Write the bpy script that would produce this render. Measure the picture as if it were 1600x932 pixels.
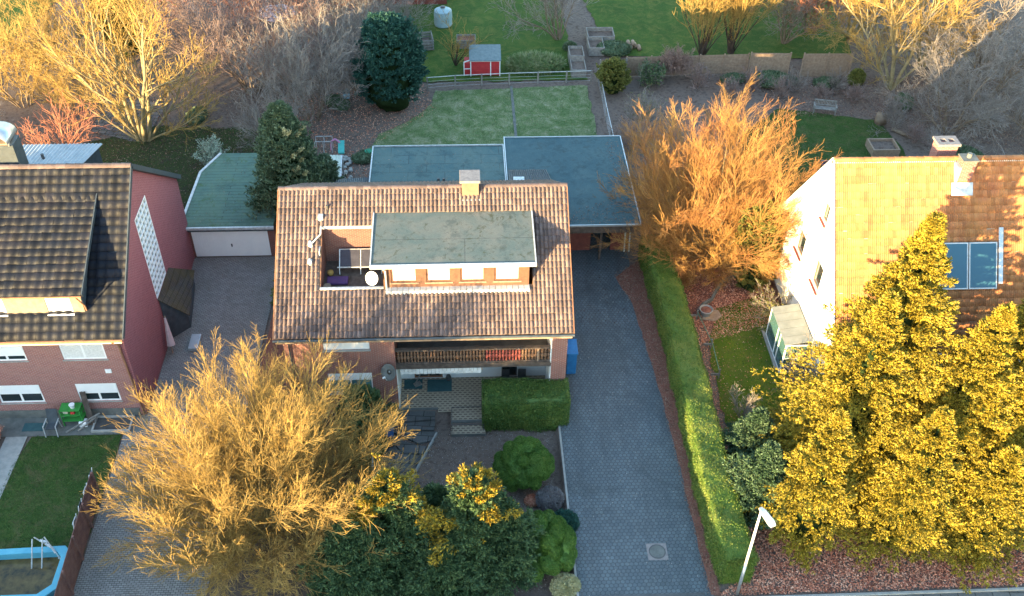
import bpy, math, random
import numpy as np
from math import sin, cos, tan, pi, radians, sqrt, atan2
from mathutils import Matrix, Vector

for _o in list(bpy.data.objects): bpy.data.objects.remove(_o)
SC = bpy.context.scene
COL = SC.collection

# ------------------------------------------------------------------ camera
CH = 40.0
FPX, PIT, YAW, ROL = 1570.0, radians(41.1), radians(3.5), radians(-1.2)
def _cam_axes():
    fw = np.array([sin(YAW)*cos(PIT), cos(YAW)*cos(PIT), -sin(PIT)])
    rt = np.array([cos(YAW), -sin(YAW), 0.0]); dn = np.cross(fw, rt)
    c, s = cos(ROL), sin(ROL)
    return np.array([c*rt+s*dn, -s*rt+c*dn, fw])
CM = _cam_axes()
cam_d = bpy.data.cameras.new('camera'); cam = bpy.data.objects.new('camera', cam_d); COL.objects.link(cam)
cam_d.sensor_width = 36.0; cam_d.lens = FPX/1600.0*36.0; cam_d.clip_end = 2000; cam_d.clip_start = 0.5
_m = Matrix(((CM[0][0], -CM[1][0], -CM[2][0], 0), (CM[0][1], -CM[1][1], -CM[2][1], 0), (CM[0][2], -CM[1][2], -CM[2][2], CH), (0, 0, 0, 1)))
cam.matrix_world = _m
SC.camera = cam
def G(px, py, z=0.0):
    """world point at height z seen at photograph pixel px, py (1600 wide)"""
    d = CM.T @ np.array([(px-800)/FPX, (py-466)/FPX, 1.0]); t = (z-CH)/d[2]
    return (float(t*d[0]), float(t*d[1]), float(z))

# ------------------------------------------------------------------ light
SUN_AZ, SUN_EL = radians(41.0), radians(7.0)      # travel direction of the light, clockwise from +Y; height of the sun
world = bpy.data.worlds.new('World'); SC.world = world; world.use_nodes = True
_nt = world.node_tree; _bg = _nt.nodes['Background']
_sky = _nt.nodes.new('ShaderNodeTexSky'); _sky.sky_type = 'NISHITA'; _sky.sun_disc = False
_sky.sun_elevation = SUN_EL; _sky.sun_rotation = SUN_AZ + pi; _sky.altitude = 100; _sky.air_density = 1.3; _sky.dust_density = 0.6; _sky.ozone_density = 2.0
_nt.links.new(_sky.outputs[0], _bg.inputs[0]); _bg.inputs[1].default_value = 0.15
sun_d = bpy.data.lights.new('sun', 'SUN'); sun_d.energy = 3.2; sun_d.angle = radians(0.5); sun_d.color = (1.0, 0.73, 0.35)
sun = bpy.data.objects.new('sun', sun_d); COL.objects.link(sun)
_dir = Vector((sin(SUN_AZ)*cos(SUN_EL), cos(SUN_AZ)*cos(SUN_EL), -sin(SUN_EL)))
sun.rotation_euler = _dir.to_track_quat('-Z', 'Y').to_euler(); sun.location = (-60, -60, 60)
SC.view_settings.view_transform = 'Standard'; SC.view_settings.look = 'None'
SC.view_settings.exposure = 3.15; SC.view_settings.gamma = 1.0
SC.render.engine = 'CYCLES'
SC.cycles.max_bounces = 6; SC.cycles.diffuse_bounces = 3; SC.cycles.transparent_max_bounces = 6

# ------------------------------------------------------------------ object helpers
def tag(o, label=None, cat=None, group=None, kind=None):
    if label: o['label'] = label
    if cat: o['category'] = cat
    if group: o['group'] = group
    if kind: o['kind'] = kind
    return o
def thing(name, loc, label, cat, group=None):
    o = bpy.data.objects.new(name, None); COL.objects.link(o); o.location = loc; o.empty_display_size = 0.3
    return tag(o, label, cat, group)
def wloc(o):
    v = Vector((0, 0, 0))
    while o is not None: v = v + o.location; o = o.parent
    return v
def mk(name, V, F, mat, parent=None, smooth=False, off=None):
    """one mesh object from world coordinates; F is an (n,4)/(n,3) array or a list of polygons"""
    me = bpy.data.meshes.new(name)
    V = np.asarray(V, dtype=np.float32).reshape(-1, 3)
    if parent is not None and off is None: off = wloc(parent)
    if off is not None: V = V - np.array(off, dtype=np.float32)
    if isinstance(F, np.ndarray):
        n, k = F.shape
        me.vertices.add(len(V)); me.vertices.foreach_set('co', V.ravel())
        me.loops.add(n*k); me.loops.foreach_set('vertex_index', F.astype(np.int32).ravel())
        me.polygons.add(n); me.polygons.foreach_set('loop_start', np.arange(0, n*k, k, dtype=np.int32))
        me.polygons.foreach_set('loop_total', np.full(n, k, dtype=np.int32))
        me.update(calc_edges=True)
    else:
        me.from_pydata([tuple(map(float, v)) for v in V], [], F); me.update()
    if smooth: me.polygons.foreach_set('use_smooth', [True]*len(me.polygons))
    me.materials.append(mat)
    o = bpy.data.objects.new(name, me); COL.objects.link(o)
    if parent is not None: o.parent = parent
    return o
def copy_tree(o, parent=None):
    c = o.copy(); COL.objects.link(c)
    if parent is not None: c.parent = parent
    for ch in list(o.children): copy_tree(ch, c)
    return c
def place(o, loc, rz=0.0, s=1.0, label=None, cat=None):
    o.location = loc; o.rotation_euler = (0, 0, rz); o.scale = (s, s, s) if not isinstance(s, tuple) else s
    if label: o['label'] = label
    if cat: o['category'] = cat
    return o

class MB:
    def __init__(s): s.v = []; s.f = []; s.g = []
    def add(s, V, F):
        b = len(s.v); s.g.append((b, len(s.f))); s.v += [tuple(map(float, p)) for p in V]; s.f += [tuple(b+i for i in f) for f in F]; return s
    def box(s, x0, y0, z0, x1, y1, z1, rz=0.0, c=None):
        V = [(x0, y0, z0), (x1, y0, z0), (x1, y1, z0), (x0, y1, z0), (x0, y0, z1), (x1, y0, z1), (x1, y1, z1), (x0, y1, z1)]
        if rz:
            cx, cy = c if c else ((x0+x1)/2, (y0+y1)/2)
            V = [(cx+(x-cx)*cos(rz)-(y-cy)*sin(rz), cy+(x-cx)*sin(rz)+(y-cy)*cos(rz), z) for x, y, z in V]
        return s.add(V, [(0, 3, 2, 1), (4, 5, 6, 7), (0, 1, 5, 4), (1, 2, 6, 5), (2, 3, 7, 6), (3, 0, 4, 7)])
    def bar(s, p, q, w, h=None, up=(0, 0, 1)):
        """rectangular bar from p to q"""
        h = h or w; p = Vector(p); q = Vector(q); d = (q-p).normalized(); u = Vector(up)
        if abs(d.dot(u)) > 0.98: u = Vector((0, 1, 0))
        a = d.cross(u).normalized()*(w/2); b = a.cross(d).normalized()*(h/2)
        V = [p-a-b, p+a-b, p+a+b, p-a+b, q-a-b, q+a-b, q+a+b, q-a+b]
        return s.add(V, [(0, 3, 2, 1), (4, 5, 6, 7), (0, 1, 5, 4), (1, 2, 6, 5), (2, 3, 7, 6), (3, 0, 4, 7)])
    def tube(s, p, q, r0, r1=None, n=10, caps=True):
        r1 = r0 if r1 is None else r1
        p = Vector(p); q = Vector(q); d = (q-p).normalized(); u = Vector((0, 0, 1)) if abs(d.z) < 0.9 else Vector((0, 1, 0))
        a = d.cross(u).normalized(); b = d.cross(a)
        V = []
        for c, r in ((p, r0), (q, r1)):
            for i in range(n):
                t = 2*pi*i/n; V.append(c+a*cos(t)*r+b*sin(t)*r)
        F = [(i, (i+1) % n, n+(i+1) % n, n+i) for i in range(n)]
        if caps: F += [tuple(range(n))[::-1], tuple(range(n, 2*n))]
        return s.add(V, F)
    def pipe(s, pts, r, n=8):
        for a, b in zip(pts[:-1], pts[1:]): s.tube(a, b, r, r, n)
        return s
    def prism(s, pts, axis, a, b):
        """polygon given in the two other axes, extruded along axis from a to b"""
        def p3(u, w, k): return {'x': (k, u, w), 'y': (u, k, w), 'z': (u, w, k)}[axis]
        n = len(pts); V = [p3(u, w, a) for u, w in pts]+[p3(u, w, b) for u, w in pts]
        F = [tuple(range(n))[::-1], tuple(range(n, 2*n))]+[(i, (i+1) % n, n+(i+1) % n, n+i) for i in range(n)]
        return s.add(V, F)
    def lathe(s, prof, c, n=20):
        V = []; m = len(prof)
        for r, z in prof:
            for i in range(n): V.append((c[0]+r*cos(2*pi*i/n), c[1]+r*sin(2*pi*i/n), c[2]+z))
        F = [(j*n+i, j*n+(i+1) % n, (j+1)*n+(i+1) % n, (j+1)*n+i) for j in range(m-1) for i in range(n)]
        F += [tuple(range(n))[::-1], tuple(range((m-1)*n, m*n))]
        return s.add(V, F)
    def split(s, name, mat, parent=None, smooth=False):
        """one object per added shape"""
        for a, (v0, f0) in enumerate(s.g):
            v1, f1 = s.g[a+1] if a+1 < len(s.g) else (len(s.v), len(s.f))
            mk(name, np.array(s.v[v0:v1]), [tuple(i-v0 for i in f) for f in s.f[f0:f1]], mat, parent, smooth)
    def build(s, name, mat, parent=None, smooth=False, bevel=0.0):
        o = mk(name, np.array(s.v), s.f, mat, parent, smooth)
        if bevel:
            b = o.modifiers.new('bevel', 'BEVEL'); b.width = bevel; b.segments = 2; b.limit_method = 'ANGLE'
        return o

def clip(poly, nx, ny, c):
    out = []
    for i in range(len(poly)):
        a, b = poly[i], poly[(i+1) % len(poly)]
        da, db = a[0]*nx+a[1]*ny-c, b[0]*nx+b[1]*ny-c
        if da <= 1e-9: out.append(a)
        if (da < -1e-9 and db > 1e-9) or (da > 1e-9 and db < -1e-9):
            t = da/(da-db); out.append((a[0]+(b[0]-a[0])*t, a[1]+(b[1]-a[1])*t))
    return out
def wall(mb, axis, a, b, outline, openings=()):
    """wall slab between a and b on axis, convex outline (u,z), rectangular openings (u0,u1,z0,z1)"""
    us = sorted({p[0] for p in outline} | {o[0] for o in openings} | {o[1] for o in openings})
    zs = sorted({p[1] for p in outline} | {o[2] for o in openings} | {o[3] for o in openings})
    cx = sum(p[0] for p in outline)/len(outline); cz = sum(p[1] for p in outline)/len(outline)
    planes = []
    for i in range(len(outline)):
        p, q = outline[i], outline[(i+1) % len(outline)]
        nx, ny = q[1]-p[1], -(q[0]-p[0]); c = p[0]*nx+p[1]*ny
        if cx*nx+cz*ny > c: nx, ny, c = -nx, -ny, -c
        planes.append((nx, ny, c))
    for u0, u1 in zip(us[:-1], us[1:]):
        for z0, z1 in zip(zs[:-1], zs[1:]):
            mu, mz = (u0+u1)/2, (z0+z1)/2
            if any(o[0] < mu < o[1] and o[2] < mz < o[3] for o in openings): continue
            poly = [(u0, z0), (u1, z0), (u1, z1), (u0, z1)]
            for pl in planes:
                poly = clip(poly, *pl)
                if len(poly) < 3: break
            if len(poly) >= 3: mb.prism(poly, axis, a, b)
    return mb

# ------------------------------------------------------------------ materials
def lin(h):
    h = h.lstrip('#'); c = [int(h[i:i+2], 16)/255 for i in (0, 2, 4)]
    return tuple(x/12.92 if x <= 0.04045 else ((x+0.055)/1.055)**2.4 for x in c)
class NT:
    def __init__(s, name):
        s.m = bpy.data.materials.new(name); s.m.use_nodes = True; s.t = s.m.node_tree; s.b = s.t.nodes['Principled BSDF']
        s.co = s.t.nodes.new('ShaderNodeTexCoord'); s.geo = s.t.nodes.new('ShaderNodeNewGeometry')
    def n(s, typ, **k):
        x = s.t.nodes.new(typ)
        for a, b in k.items(): setattr(x, a, b)
        return x
    def l(s, a, b): s.t.links.new(a, b)
    def math(s, op, a, b=None, c=None):
        x = s.n('ShaderNodeMath', operation=op)
        for i, v in enumerate((a, b, c)):
            if v is None: continue
            if isinstance(v, (int, float)): x.inputs[i].default_value = v
            else: s.l(v, x.inputs[i])
        return x.outputs[0]
    def noise(s, scale, detail=4, rough=0.6, vec=None, dist=0.0):
        x = s.n('ShaderNodeTexNoise'); x.inputs['Scale'].default_value = scale; x.inputs['Detail'].default_value = detail
        x.inputs['Roughness'].default_value = rough; x.inputs['Distortion'].default_value = dist
        s.l(vec if vec is not None else s.pos(), x.inputs['Vector']); return x.outputs['Fac']
    def pos(s): return s.geo.outputs['Position'] if not getattr(s, 'obj', False) else s.co.outputs['Object']
    def ramp(s, fac, stops, interp='LINEAR'):
        x = s.n('ShaderNodeValToRGB'); x.color_ramp.interpolation = interp; e = x.color_ramp.elements
        while len(e) < len(stops): e.new(0.5)
        for i, (p, c) in enumerate(stops): e[i].position = p; e[i].color = (*c, 1) if len(c) == 3 else c
        s.l(fac, x.inputs[0]); return x.outputs[0]
    def mix(s, fac, a, b, mode='MIX'):
        x = s.n('ShaderNodeMix', data_type='RGBA', blend_type=mode)
        for i, v in ((0, fac), (6, a), (7, b)):
            if isinstance(v, (int, float)): x.inputs[i].default_value = v
            elif isinstance(v, tuple): x.inputs[i].default_value = (*v, 1)
            else: s.l(v, x.inputs[i])
        return x.outputs[2]
    def color(s, c):
        if isinstance(c, tuple): s.b.inputs['Base Color'].default_value = (*c, 1)
        else: s.l(c, s.b.inputs['Base Color'])
    def rough(s, v, spec=None):
        if isinstance(v, (int, float)): s.b.inputs['Roughness'].default_value = v
        else: s.l(v, s.b.inputs['Roughness'])
        if spec is not None: s.b.inputs['Specular IOR Level'].default_value = spec
    def bump(s, h, strength=0.4, dist=0.02):
        x = s.n('ShaderNodeBump'); x.inputs['Strength'].default_value = strength; x.inputs['Distance'].default_value = dist
        s.l(h, x.inputs['Height']); s.l(x.outputs[0], s.b.inputs['Normal'])
def sc(c, k): return tuple(min(1.0, x*k) for x in c)

def m_var(name, c1, c2, scale=3.0, rough=0.7, spec=0.3, bump=0.0, island=0.0, metal=0.0, c3=None, obj=False):
    t = NT(name); t.obj = obj
    n = t.noise(scale, 5, 0.65)
    stops = [(0.3, c1), (0.7, c2)] if c3 is None else [(0.25, c1), (0.5, c2), (0.72, c3)]
    col = t.ramp(n, stops)
    if island:
        r = t.geo.outputs['Random Per Island']
        k = t.math('MULTIPLY_ADD', r, island, 1-island/2)
        cc = t.n('ShaderNodeCombineColor'); 
        for i in range(3): t.l(k, cc.inputs[i])
        col = t.mix(1.0, col, cc.outputs[0], 'MULTIPLY')
    t.color(col); t.rough(rough, spec); t.b.inputs['Metallic'].default_value = metal
    if bump: t.bump(t.noise(scale*6, 3), bump, 0.02)
    return t.m
def m_tile(name, c1, c2, c3, rough=0.6, spec=0.4, lichen=(0.42, 0.38, 0.33), la=0.5, island=0.45, streak=0.5):
    t = NT(name); n = t.noise(0.8, 6, 0.7); col = t.ramp(n, [(0.28, c1), (0.5, c2), (0.72, c3)])
    k = t.math('MULTIPLY_ADD', t.geo.outputs['Random Per Island'], island, 1-island*0.6); cc = t.n('ShaderNodeCombineColor')
    for i in range(3): t.l(k, cc.inputs[i])
    col = t.mix(1.0, col, cc.outputs[0], 'MULTIPLY')
    mp = t.n('ShaderNodeMapping'); t.l(t.geo.outputs['Position'], mp.inputs[0]); mp.inputs['Scale'].default_value = (2.6, 0.35, 0.35)
    col = t.mix(t.ramp(t.noise(1.0, 5, 0.7, vec=mp.outputs[0]), [(0.5, (0, 0, 0)), (0.72, (streak,)*3)]), col, sc(c1, 0.5))
    col = t.mix(t.ramp(t.noise(5.5, 5, 0.8), [(0.62, (0, 0, 0)), (0.7, (la,)*3)]), col, lichen)
    t.color(col); t.rough(rough, spec); t.bump(t.noise(16, 3), 0.25, 0.02); return t.m
def m_brick(name, c1, c2, mortar, bw=0.24, bh=0.078, ms=0.012, vary=0.35, rough=0.85):
    t = NT(name); x = t.n('ShaderNodeSeparateXYZ'); t.l(t.geo.outputs['Position'], x.inputs[0])
    u = t.math('ADD', x.outputs[0], x.outputs[1]); v = t.n('ShaderNodeCombineXYZ'); t.l(u, v.inputs[0]); t.l(x.outputs[2], v.inputs[1])
    b = t.n('ShaderNodeTexBrick'); t.l(v.outputs[0], b.inputs['Vector']); b.inputs['Scale'].default_value = 1.0
    b.inputs['Brick Width'].default_value = bw; b.inputs['Row Height'].default_value = bh; b.inputs['Mortar Size'].default_value = ms
    b.inputs['Color1'].default_value = (*c1, 1); b.inputs['Color2'].default_value = (*c2, 1); b.inputs['Mortar'].default_value = (*mortar, 1)
    n = t.noise(1.1, 5, 0.7); col = t.mix(t.ramp(n, [(0.3, (0, 0, 0)), (0.75, (vary,)*3)]), b.outputs['Color'], sc(c1, 0.45))
    t.color(col); t.rough(rough, 0.2); t.bump(t.math('SUBTRACT', 1.0, b.outputs['Fac']), 0.5, 0.01)
    return t.m
def m_paver(name, c1, c2, mortar, bw, bh, ms, rot=0.0, off=0.5, dirt=(0.03, 0.028, 0.02), dirt_amt=0.5, swap=False):
    t = NT(name); mp = t.n('ShaderNodeMapping'); t.l(t.geo.outputs['Position'], mp.inputs[0]); mp.inputs['Rotation'].default_value = (0, 0, rot)
    b = t.n('ShaderNodeTexBrick'); b.offset = off; t.l(mp.outputs[0], b.inputs['Vector']); b.inputs['Scale'].default_value = 1.0
    b.inputs['Brick Width'].default_value = bw; b.inputs['Row Height'].default_value = bh; b.inputs['Mortar Size'].default_value = ms
    b.inputs['Color1'].default_value = (*c1, 1); b.inputs['Color2'].default_value = (*c2, 1); b.inputs['Mortar'].default_value = (*mortar, 1)
    n = t.noise(0.45, 6, 0.7); n2 = t.noise(14, 3, 0.7)
    f = t.ramp(n, [(0.42, (0, 0, 0)), (0.72, (dirt_amt,)*3)])
    col = t.mix(f, b.outputs['Color'], dirt)
    col = t.mix(0.35, col, t.ramp(n2, [(0.3, (0.25,)*3), (0.8, (1.0,)*3)]), 'MULTIPLY')
    t.color(col); t.rough(0.8, 0.3); t.bump(t.math('SUBTRACT', 1.0, b.outputs['Fac']), 0.4, 0.01)
    return t.m
def m_hex(name, c1, c2, gap, size=0.2):
    t = NT(name)
    def vm(op, a, b=None):
        x = t.n('ShaderNodeVectorMath', operation=op)
        for i, v in enumerate((a, b)):
            if v is None: continue
            if isinstance(v, tuple): x.inputs[i].default_value = v
            else: t.l(v, x.inputs[i])
        return x
    p = vm('MULTIPLY', vm('ADD', t.geo.outputs['Position'], (200, 200, 0)).outputs[0], (1/size, 1/size, 0)).outputs[0]
    r = (1.0, 1.7320508, 1.0); h = (0.5, 0.8660254, 0.5)
    a = vm('SUBTRACT', vm('MODULO', p, r).outputs[0], h).outputs[0]; a = vm('MULTIPLY', a, (1, 1, 0)).outputs[0]
    b = vm('SUBTRACT', vm('MODULO', vm('SUBTRACT', p, h).outputs[0], r).outputs[0], h).outputs[0]; b = vm('MULTIPLY', b, (1, 1, 0)).outputs[0]
    la = vm('LENGTH', a).outputs['Value']; lb = vm('LENGTH', b).outputs['Value']
    sel = t.math('LESS_THAN', lb, la)
    mx = t.n('ShaderNodeMix', data_type='VECTOR'); t.l(sel, mx.inputs[0]); t.l(a, mx.inputs[4]); t.l(b, mx.inputs[5]); g = mx.outputs[1]
    ga = vm('ABSOLUTE', g).outputs[0]
    d1 = vm('DOT_PRODUCT', ga, (0.5, 0.8660254, 0)).outputs['Value']; sx = t.n('ShaderNodeSeparateXYZ'); t.l(ga, sx.inputs[0])
    d = t.math('MAXIMUM', d1, sx.outputs[0])
    idv = vm('SUBTRACT', p, g).outputs[0]; wn = t.n('ShaderNodeTexWhiteNoise'); t.l(vm('SNAP', idv, (0.25, 0.2886751, 1)).outputs[0], wn.inputs['Vector'])
    base = t.mix(wn.outputs['Value'], c1, c2)
    big = t.noise(0.35, 5, 0.65); base = t.mix(t.ramp(t.noise(0.22, 7, 0.75, dist=1.2), [(0.5, (0, 0, 0)), (0.66, (0.6,)*3)]), base, (0.045, 0.05, 0.042)); mp_ = t.n('ShaderNodeMapping'); t.l(t.geo.outputs['Position'], mp_.inputs[0]); mp_.inputs['Scale'].default_value = (1.5, 0.09, 1); base = t.mix(t.ramp(t.noise(1.0, 5, 0.7, vec=mp_.outputs[0], dist=0.4), [(0.42, (0, 0, 0)), (0.68, (0.5,)*3)]), base, (0.065, 0.075, 0.082)); base = t.mix(t.ramp(t.noise(1.6, 6, 0.8), [(0.56, (0, 0, 0)), (0.7, (0.45,)*3)]), base, (0.2, 0.21, 0.22)); base = t.mix(t.ramp(big, [(0.35, (0, 0, 0)), (0.7, (0.55,)*3)]), base, sc(c1, 0.55))
    fine = t.noise(22, 3, 0.7); base = t.mix(0.5, base, t.ramp(fine, [(0.3, (0.5,)*3), (0.75, (1.0,)*3)]), 'MULTIPLY')
    e = t.ramp(d, [(0.43, (0, 0, 0)), (0.475, (1, 1, 1))])
    t.color(t.mix(e, base, gap)); t.rough(0.62, 0.4)
    t.bump(t.math('SUBTRACT', 1.0, e), 0.5, 0.01)
    return t.m
def m_leaf(name, c1, c2, c3, scale=0.8, island=0.5, rough=0.6, spec=0.3):
    t = NT(name); n = t.noise(scale, 3, 0.6)
    r = t.geo.outputs['Random Per Island']
    f = t.math('ADD', t.math('MULTIPLY', n, 0.55), t.math('MULTIPLY', r, 0.45))
    t.color(t.ramp(f, [(0.25, c1), (0.5, c2), (0.75, c3)])); t.rough(rough, spec)
    return t.m
def m_grass(name, c1, c2, c3, s=0.6, worn=(0.2, 0.16, 0.09), worn_amt=0.5):
    t = NT(name); n = t.noise(s, 6, 0.7); n2 = t.noise(9, 4, 0.75); n3 = t.noise(60, 2, 0.7)
    f = t.math('ADD', t.math('MULTIPLY', n, 0.5), t.math('MULTIPLY', n2, 0.5))
    col = t.ramp(f, [(0.3, c1), (0.5, c2), (0.68, c3)])
    w = t.ramp(t.noise(1.1, 6, 0.8, dist=0.8), [(0.46, (0, 0, 0)), (0.66, (worn_amt,)*3)])
    col = t.mix(w, col, worn)
    col = t.mix(0.6, col, t.ramp(n3, [(0.3, (0.35,)*3), (0.75, (1.0,)*3)]), 'MULTIPLY')
    t.color(col); t.rough(0.95, 0.1); t.bump(n3, 0.6, 0.03)
    return t.m
def m_glass(name, c=(0.02, 0.03, 0.035), rough=0.04):
    t = NT(name); t.color(c); t.rough(rough, 0.6); return t.m
M = {}
M['soil'] = m_var('soil', (0.075, 0.056, 0.05), (0.17, 0.13, 0.11), 2.2, 0.95, 0.1, 0.8, c3=(0.075, 0.05, 0.04))
M['bed'] = m_var('garden_bed', (0.05, 0.036, 0.033), (0.12, 0.09, 0.075), 5.5, 0.95, 0.1, 0.8, c3=(0.08, 0.06, 0.05))
M['litter_soil'] = m_var('litter_soil', (0.11, 0.035, 0.03), (0.24, 0.11, 0.08), 3.5, 0.95, 0.1, 0.9, c3=(0.08, 0.04, 0.03))
M['lawn'] = m_grass('lawn', (0.025, 0.05, 0.016), (0.05, 0.095, 0.024), (0.09, 0.135, 0.035), 0.8, (0.14, 0.12, 0.06), 0.75)
M['lawn_pale'] = m_grass('pale_lawn', (0.06, 0.12, 0.04), (0.14, 0.2, 0.08), (0.24, 0.27, 0.13), 1.1, (0.38, 0.36, 0.24), 0.85)
M['lawn_far'] = m_grass('far_lawn', (0.025, 0.06, 0.015), (0.055, 0.115, 0.025), (0.11, 0.16, 0.03), 0.3, (0.17, 0.17, 0.045), 0.75)
M['lawn_dull'] = m_grass('dull_lawn', (0.03, 0.04, 0.015), (0.06, 0.075, 0.03), (0.09, 0.1, 0.04), 0.5, (0.07, 0.05, 0.04), 0.9)
M['moss'] = m_grass('mossy_lawn', (0.045, 0.085, 0.010), (0.09, 0.145, 0.016), (0.16, 0.19, 0.025), 0.5, (0.17, 0.12, 0.06), 0.4)
M['hex'] = m_hex('hex_pavers', (0.105, 0.13, 0.15), (0.15, 0.18, 0.2), (0.022, 0.027, 0.03), 0.215)
M['paver'] = m_paver('brick_pavers', (0.25, 0.235, 0.23), (0.33, 0.315, 0.30), (0.07, 0.065, 0.06), 0.22, 0.11, 0.012, dirt=(0.12, 0.11, 0.085))
M['patio'] = m_paver('patio_tiles', (0.10, 0.065, 0.055), (0.13, 0.085, 0.07), (0.42, 0.34, 0.25), 0.27, 0.16, 0.055, dirt_amt=0.15)
M['slab'] = m_paver('concrete_slabs', (0.13, 0.13, 0.13), (0.18, 0.175, 0.17), (0.04, 0.04, 0.035), 0.8, 0.6, 0.02, 0.1)
M['flag'] = m_paver('stone_flags', (0.14, 0.13, 0.14), (0.2, 0.18, 0.17), (0.04, 0.04, 0.03), 0.6, 0.45, 0.03, 0.2)
M['concrete'] = m_var('concrete', (0.24, 0.24, 0.23), (0.36, 0.35, 0.33), 2.5, 0.85, 0.2, 0.3)
M['concrete_dark'] = m_var('dark_concrete', (0.1, 0.105, 0.1), (0.17, 0.17, 0.16), 2.5, 0.85, 0.2, 0.3)
M['asphalt'] = m_var('asphalt', (0.045, 0.045, 0.048), (0.065, 0.065, 0.065), 6, 0.9, 0.2, 0.3)
M['brick_main'] = m_brick('brick_red', (0.30, 0.10, 0.075), (0.24, 0.075, 0.06), (0.34, 0.27, 0.24))
M['brick_left'] = m_brick('brick_plum', (0.33, 0.12, 0.10), (0.25, 0.08, 0.075), (0.36, 0.28, 0.26), vary=0.15)
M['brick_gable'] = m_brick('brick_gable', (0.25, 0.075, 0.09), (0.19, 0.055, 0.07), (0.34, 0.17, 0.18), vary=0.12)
M['brick_dark'] = m_brick('brick_dark', (0.2, 0.07, 0.055), (0.15, 0.05, 0.045), (0.22, 0.16, 0.14))
M['render'] = m_var('white_render', (0.74, 0.75, 0.75), (0.82, 0.82, 0.8), 1.2, 0.85, 0.2, 0.15)
M['tile_main'] = m_tile('tile_brown', (0.10, 0.076, 0.078), (0.135, 0.10, 0.097), (0.18, 0.135, 0.13), 0.7, 0.12, (0.33, 0.31, 0.3), 0.4, 0.55, 0.45)
M['tile_left'] = m_tile('tile_dark', (0.007, 0.010, 0.018), (0.011, 0.013, 0.021), (0.019, 0.018, 0.025), 0.5, 0.1, (0.03, 0.03, 0.035), 0.15, 0.6, 0.3)
M['tile_red'] = m_tile('tile_red', (0.30, 0.12, 0.065), (0.37, 0.165, 0.075), (0.42, 0.215, 0.085), 0.7, 0.1, (0.42, 0.33, 0.16), 0.3, 0.4, 0.35)
M['slate'] = m_var('slate_dark', (0.03, 0.04, 0.05), (0.06, 0.075, 0.09), 3, 0.5, 0.5, 0.3)
M['wood_brown'] = m_var('wood_brown', (0.19, 0.09, 0.05), (0.32, 0.16, 0.09), 4, 0.7, 0.3, 0.3)
M['wood_dark'] = m_var('wood_dark', (0.05, 0.035, 0.028), (0.13, 0.10, 0.085), 4, 0.75, 0.3, 0.4)
M['wood_grey'] = m_var('wood_grey', (0.15, 0.14, 0.13), (0.3, 0.28, 0.26), 5, 0.85, 0.2, 0.4)
M['wood_tan'] = m_var('wood_tan', (0.22, 0.15, 0.11), (0.34, 0.25, 0.18), 5, 0.85, 0.2, 0.4)
M['wood_red'] = m_var('wood_red', (0.12, 0.035, 0.03), (0.2, 0.06, 0.045), 4, 0.75, 0.3, 0.4)
M['fence_wood'] = m_var('fence_wood', (0.13, 0.065, 0.06), (0.22, 0.12, 0.10), 3, 0.8, 0.25, 0.4)
M['play_red'] = m_var('play_red', (0.42, 0.03, 0.04), (0.52, 0.05, 0.05), 3, 0.6, 0.3, 0.2)
M['white'] = m_var('white_paint', (0.76, 0.76, 0.77), (0.82, 0.82, 0.82), 2, 0.45, 0.4)
M['baluster'] = m_var('baluster_wood', (0.09, 0.055, 0.04), (0.24, 0.13, 0.075), 5, 0.75, 0.3, 0.3)
M['win_wood'] = m_var('window_wood', (0.10, 0.05, 0.035), (0.17, 0.085, 0.055), 4, 0.7, 0.3, 0.3)
M['old_red'] = m_var('old_red_paint', (0.22, 0.05, 0.045), (0.3, 0.08, 0.06), 4, 0.7, 0.3, 0.3)
M['cap_grey'] = m_var('cap_grey', (0.17, 0.15, 0.15), (0.28, 0.25, 0.24), 6, 0.9)
M['roof_teal'] = m_var('roof_teal_grey', (0.12, 0.16, 0.17), (0.19, 0.23, 0.24), 5, 0.8)
M['lf_sunlit'] = m_leaf('foliage_painted_sun', (0.05, 0.065, 0.02), (0.3, 0.2, 0.02), (0.52, 0.34, 0.03), 2.2)  # sunlight put into the foliage colour, for the dark conifer tops
M['chimney_clad'] = m_var('chimney_cladding', (0.2, 0.105, 0.075), (0.28, 0.15, 0.105), 4, 0.7, 0.3, 0.3)
M['cream'] = m_var('cream_wood', (0.55, 0.47, 0.38), (0.62, 0.55, 0.45), 2, 0.6, 0.3)
M['metal'] = m_var('zinc_metal', (0.42, 0.44, 0.46), (0.55, 0.56, 0.58), 3, 0.35, 0.5, metal=0.6)
M['alu'] = m_var('pale_metal', (0.36, 0.36, 0.36), (0.62, 0.63, 0.64), 6, 0.4, 0.5, metal=0.2)
M['dark_metal'] = m_var('dark_metal', (0.05, 0.05, 0.05), (0.09, 0.09, 0.09), 3, 0.5, 0.5)
M['glass'] = m_glass('window_glass'); M['glass_teal'] = m_glass('teal_glass', (0.10, 0.22, 0.24), 0.12)
M['curtain'] = m_var('curtain', (0.5, 0.5, 0.5), (0.72, 0.72, 0.72), 9, 0.5, 0.5)
M['bark_pale'] = m_var('bark_pale', (0.19, 0.15, 0.08), (0.34, 0.28, 0.16), 3, 0.9, 0.1)
M['bark'] = m_var('bark_brown', (0.14, 0.10, 0.075), (0.26, 0.20, 0.15), 3, 0.9, 0.1)
M['bark_dark'] = m_var('bark_dark', (0.05, 0.035, 0.03), (0.09, 0.065, 0.05), 3, 0.9, 0.1)
M['twig_gold'] = m_var('twig_gold', (0.24, 0.145, 0.045), (0.46, 0.31, 0.095), 1.5, 0.8, 0.2, island=0.5)
M['twig_copper'] = m_var('twig_copper', (0.34, 0.14, 0.055), (0.42, 0.25, 0.075), 0.45, 0.8, 0.2, island=0.5)
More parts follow.
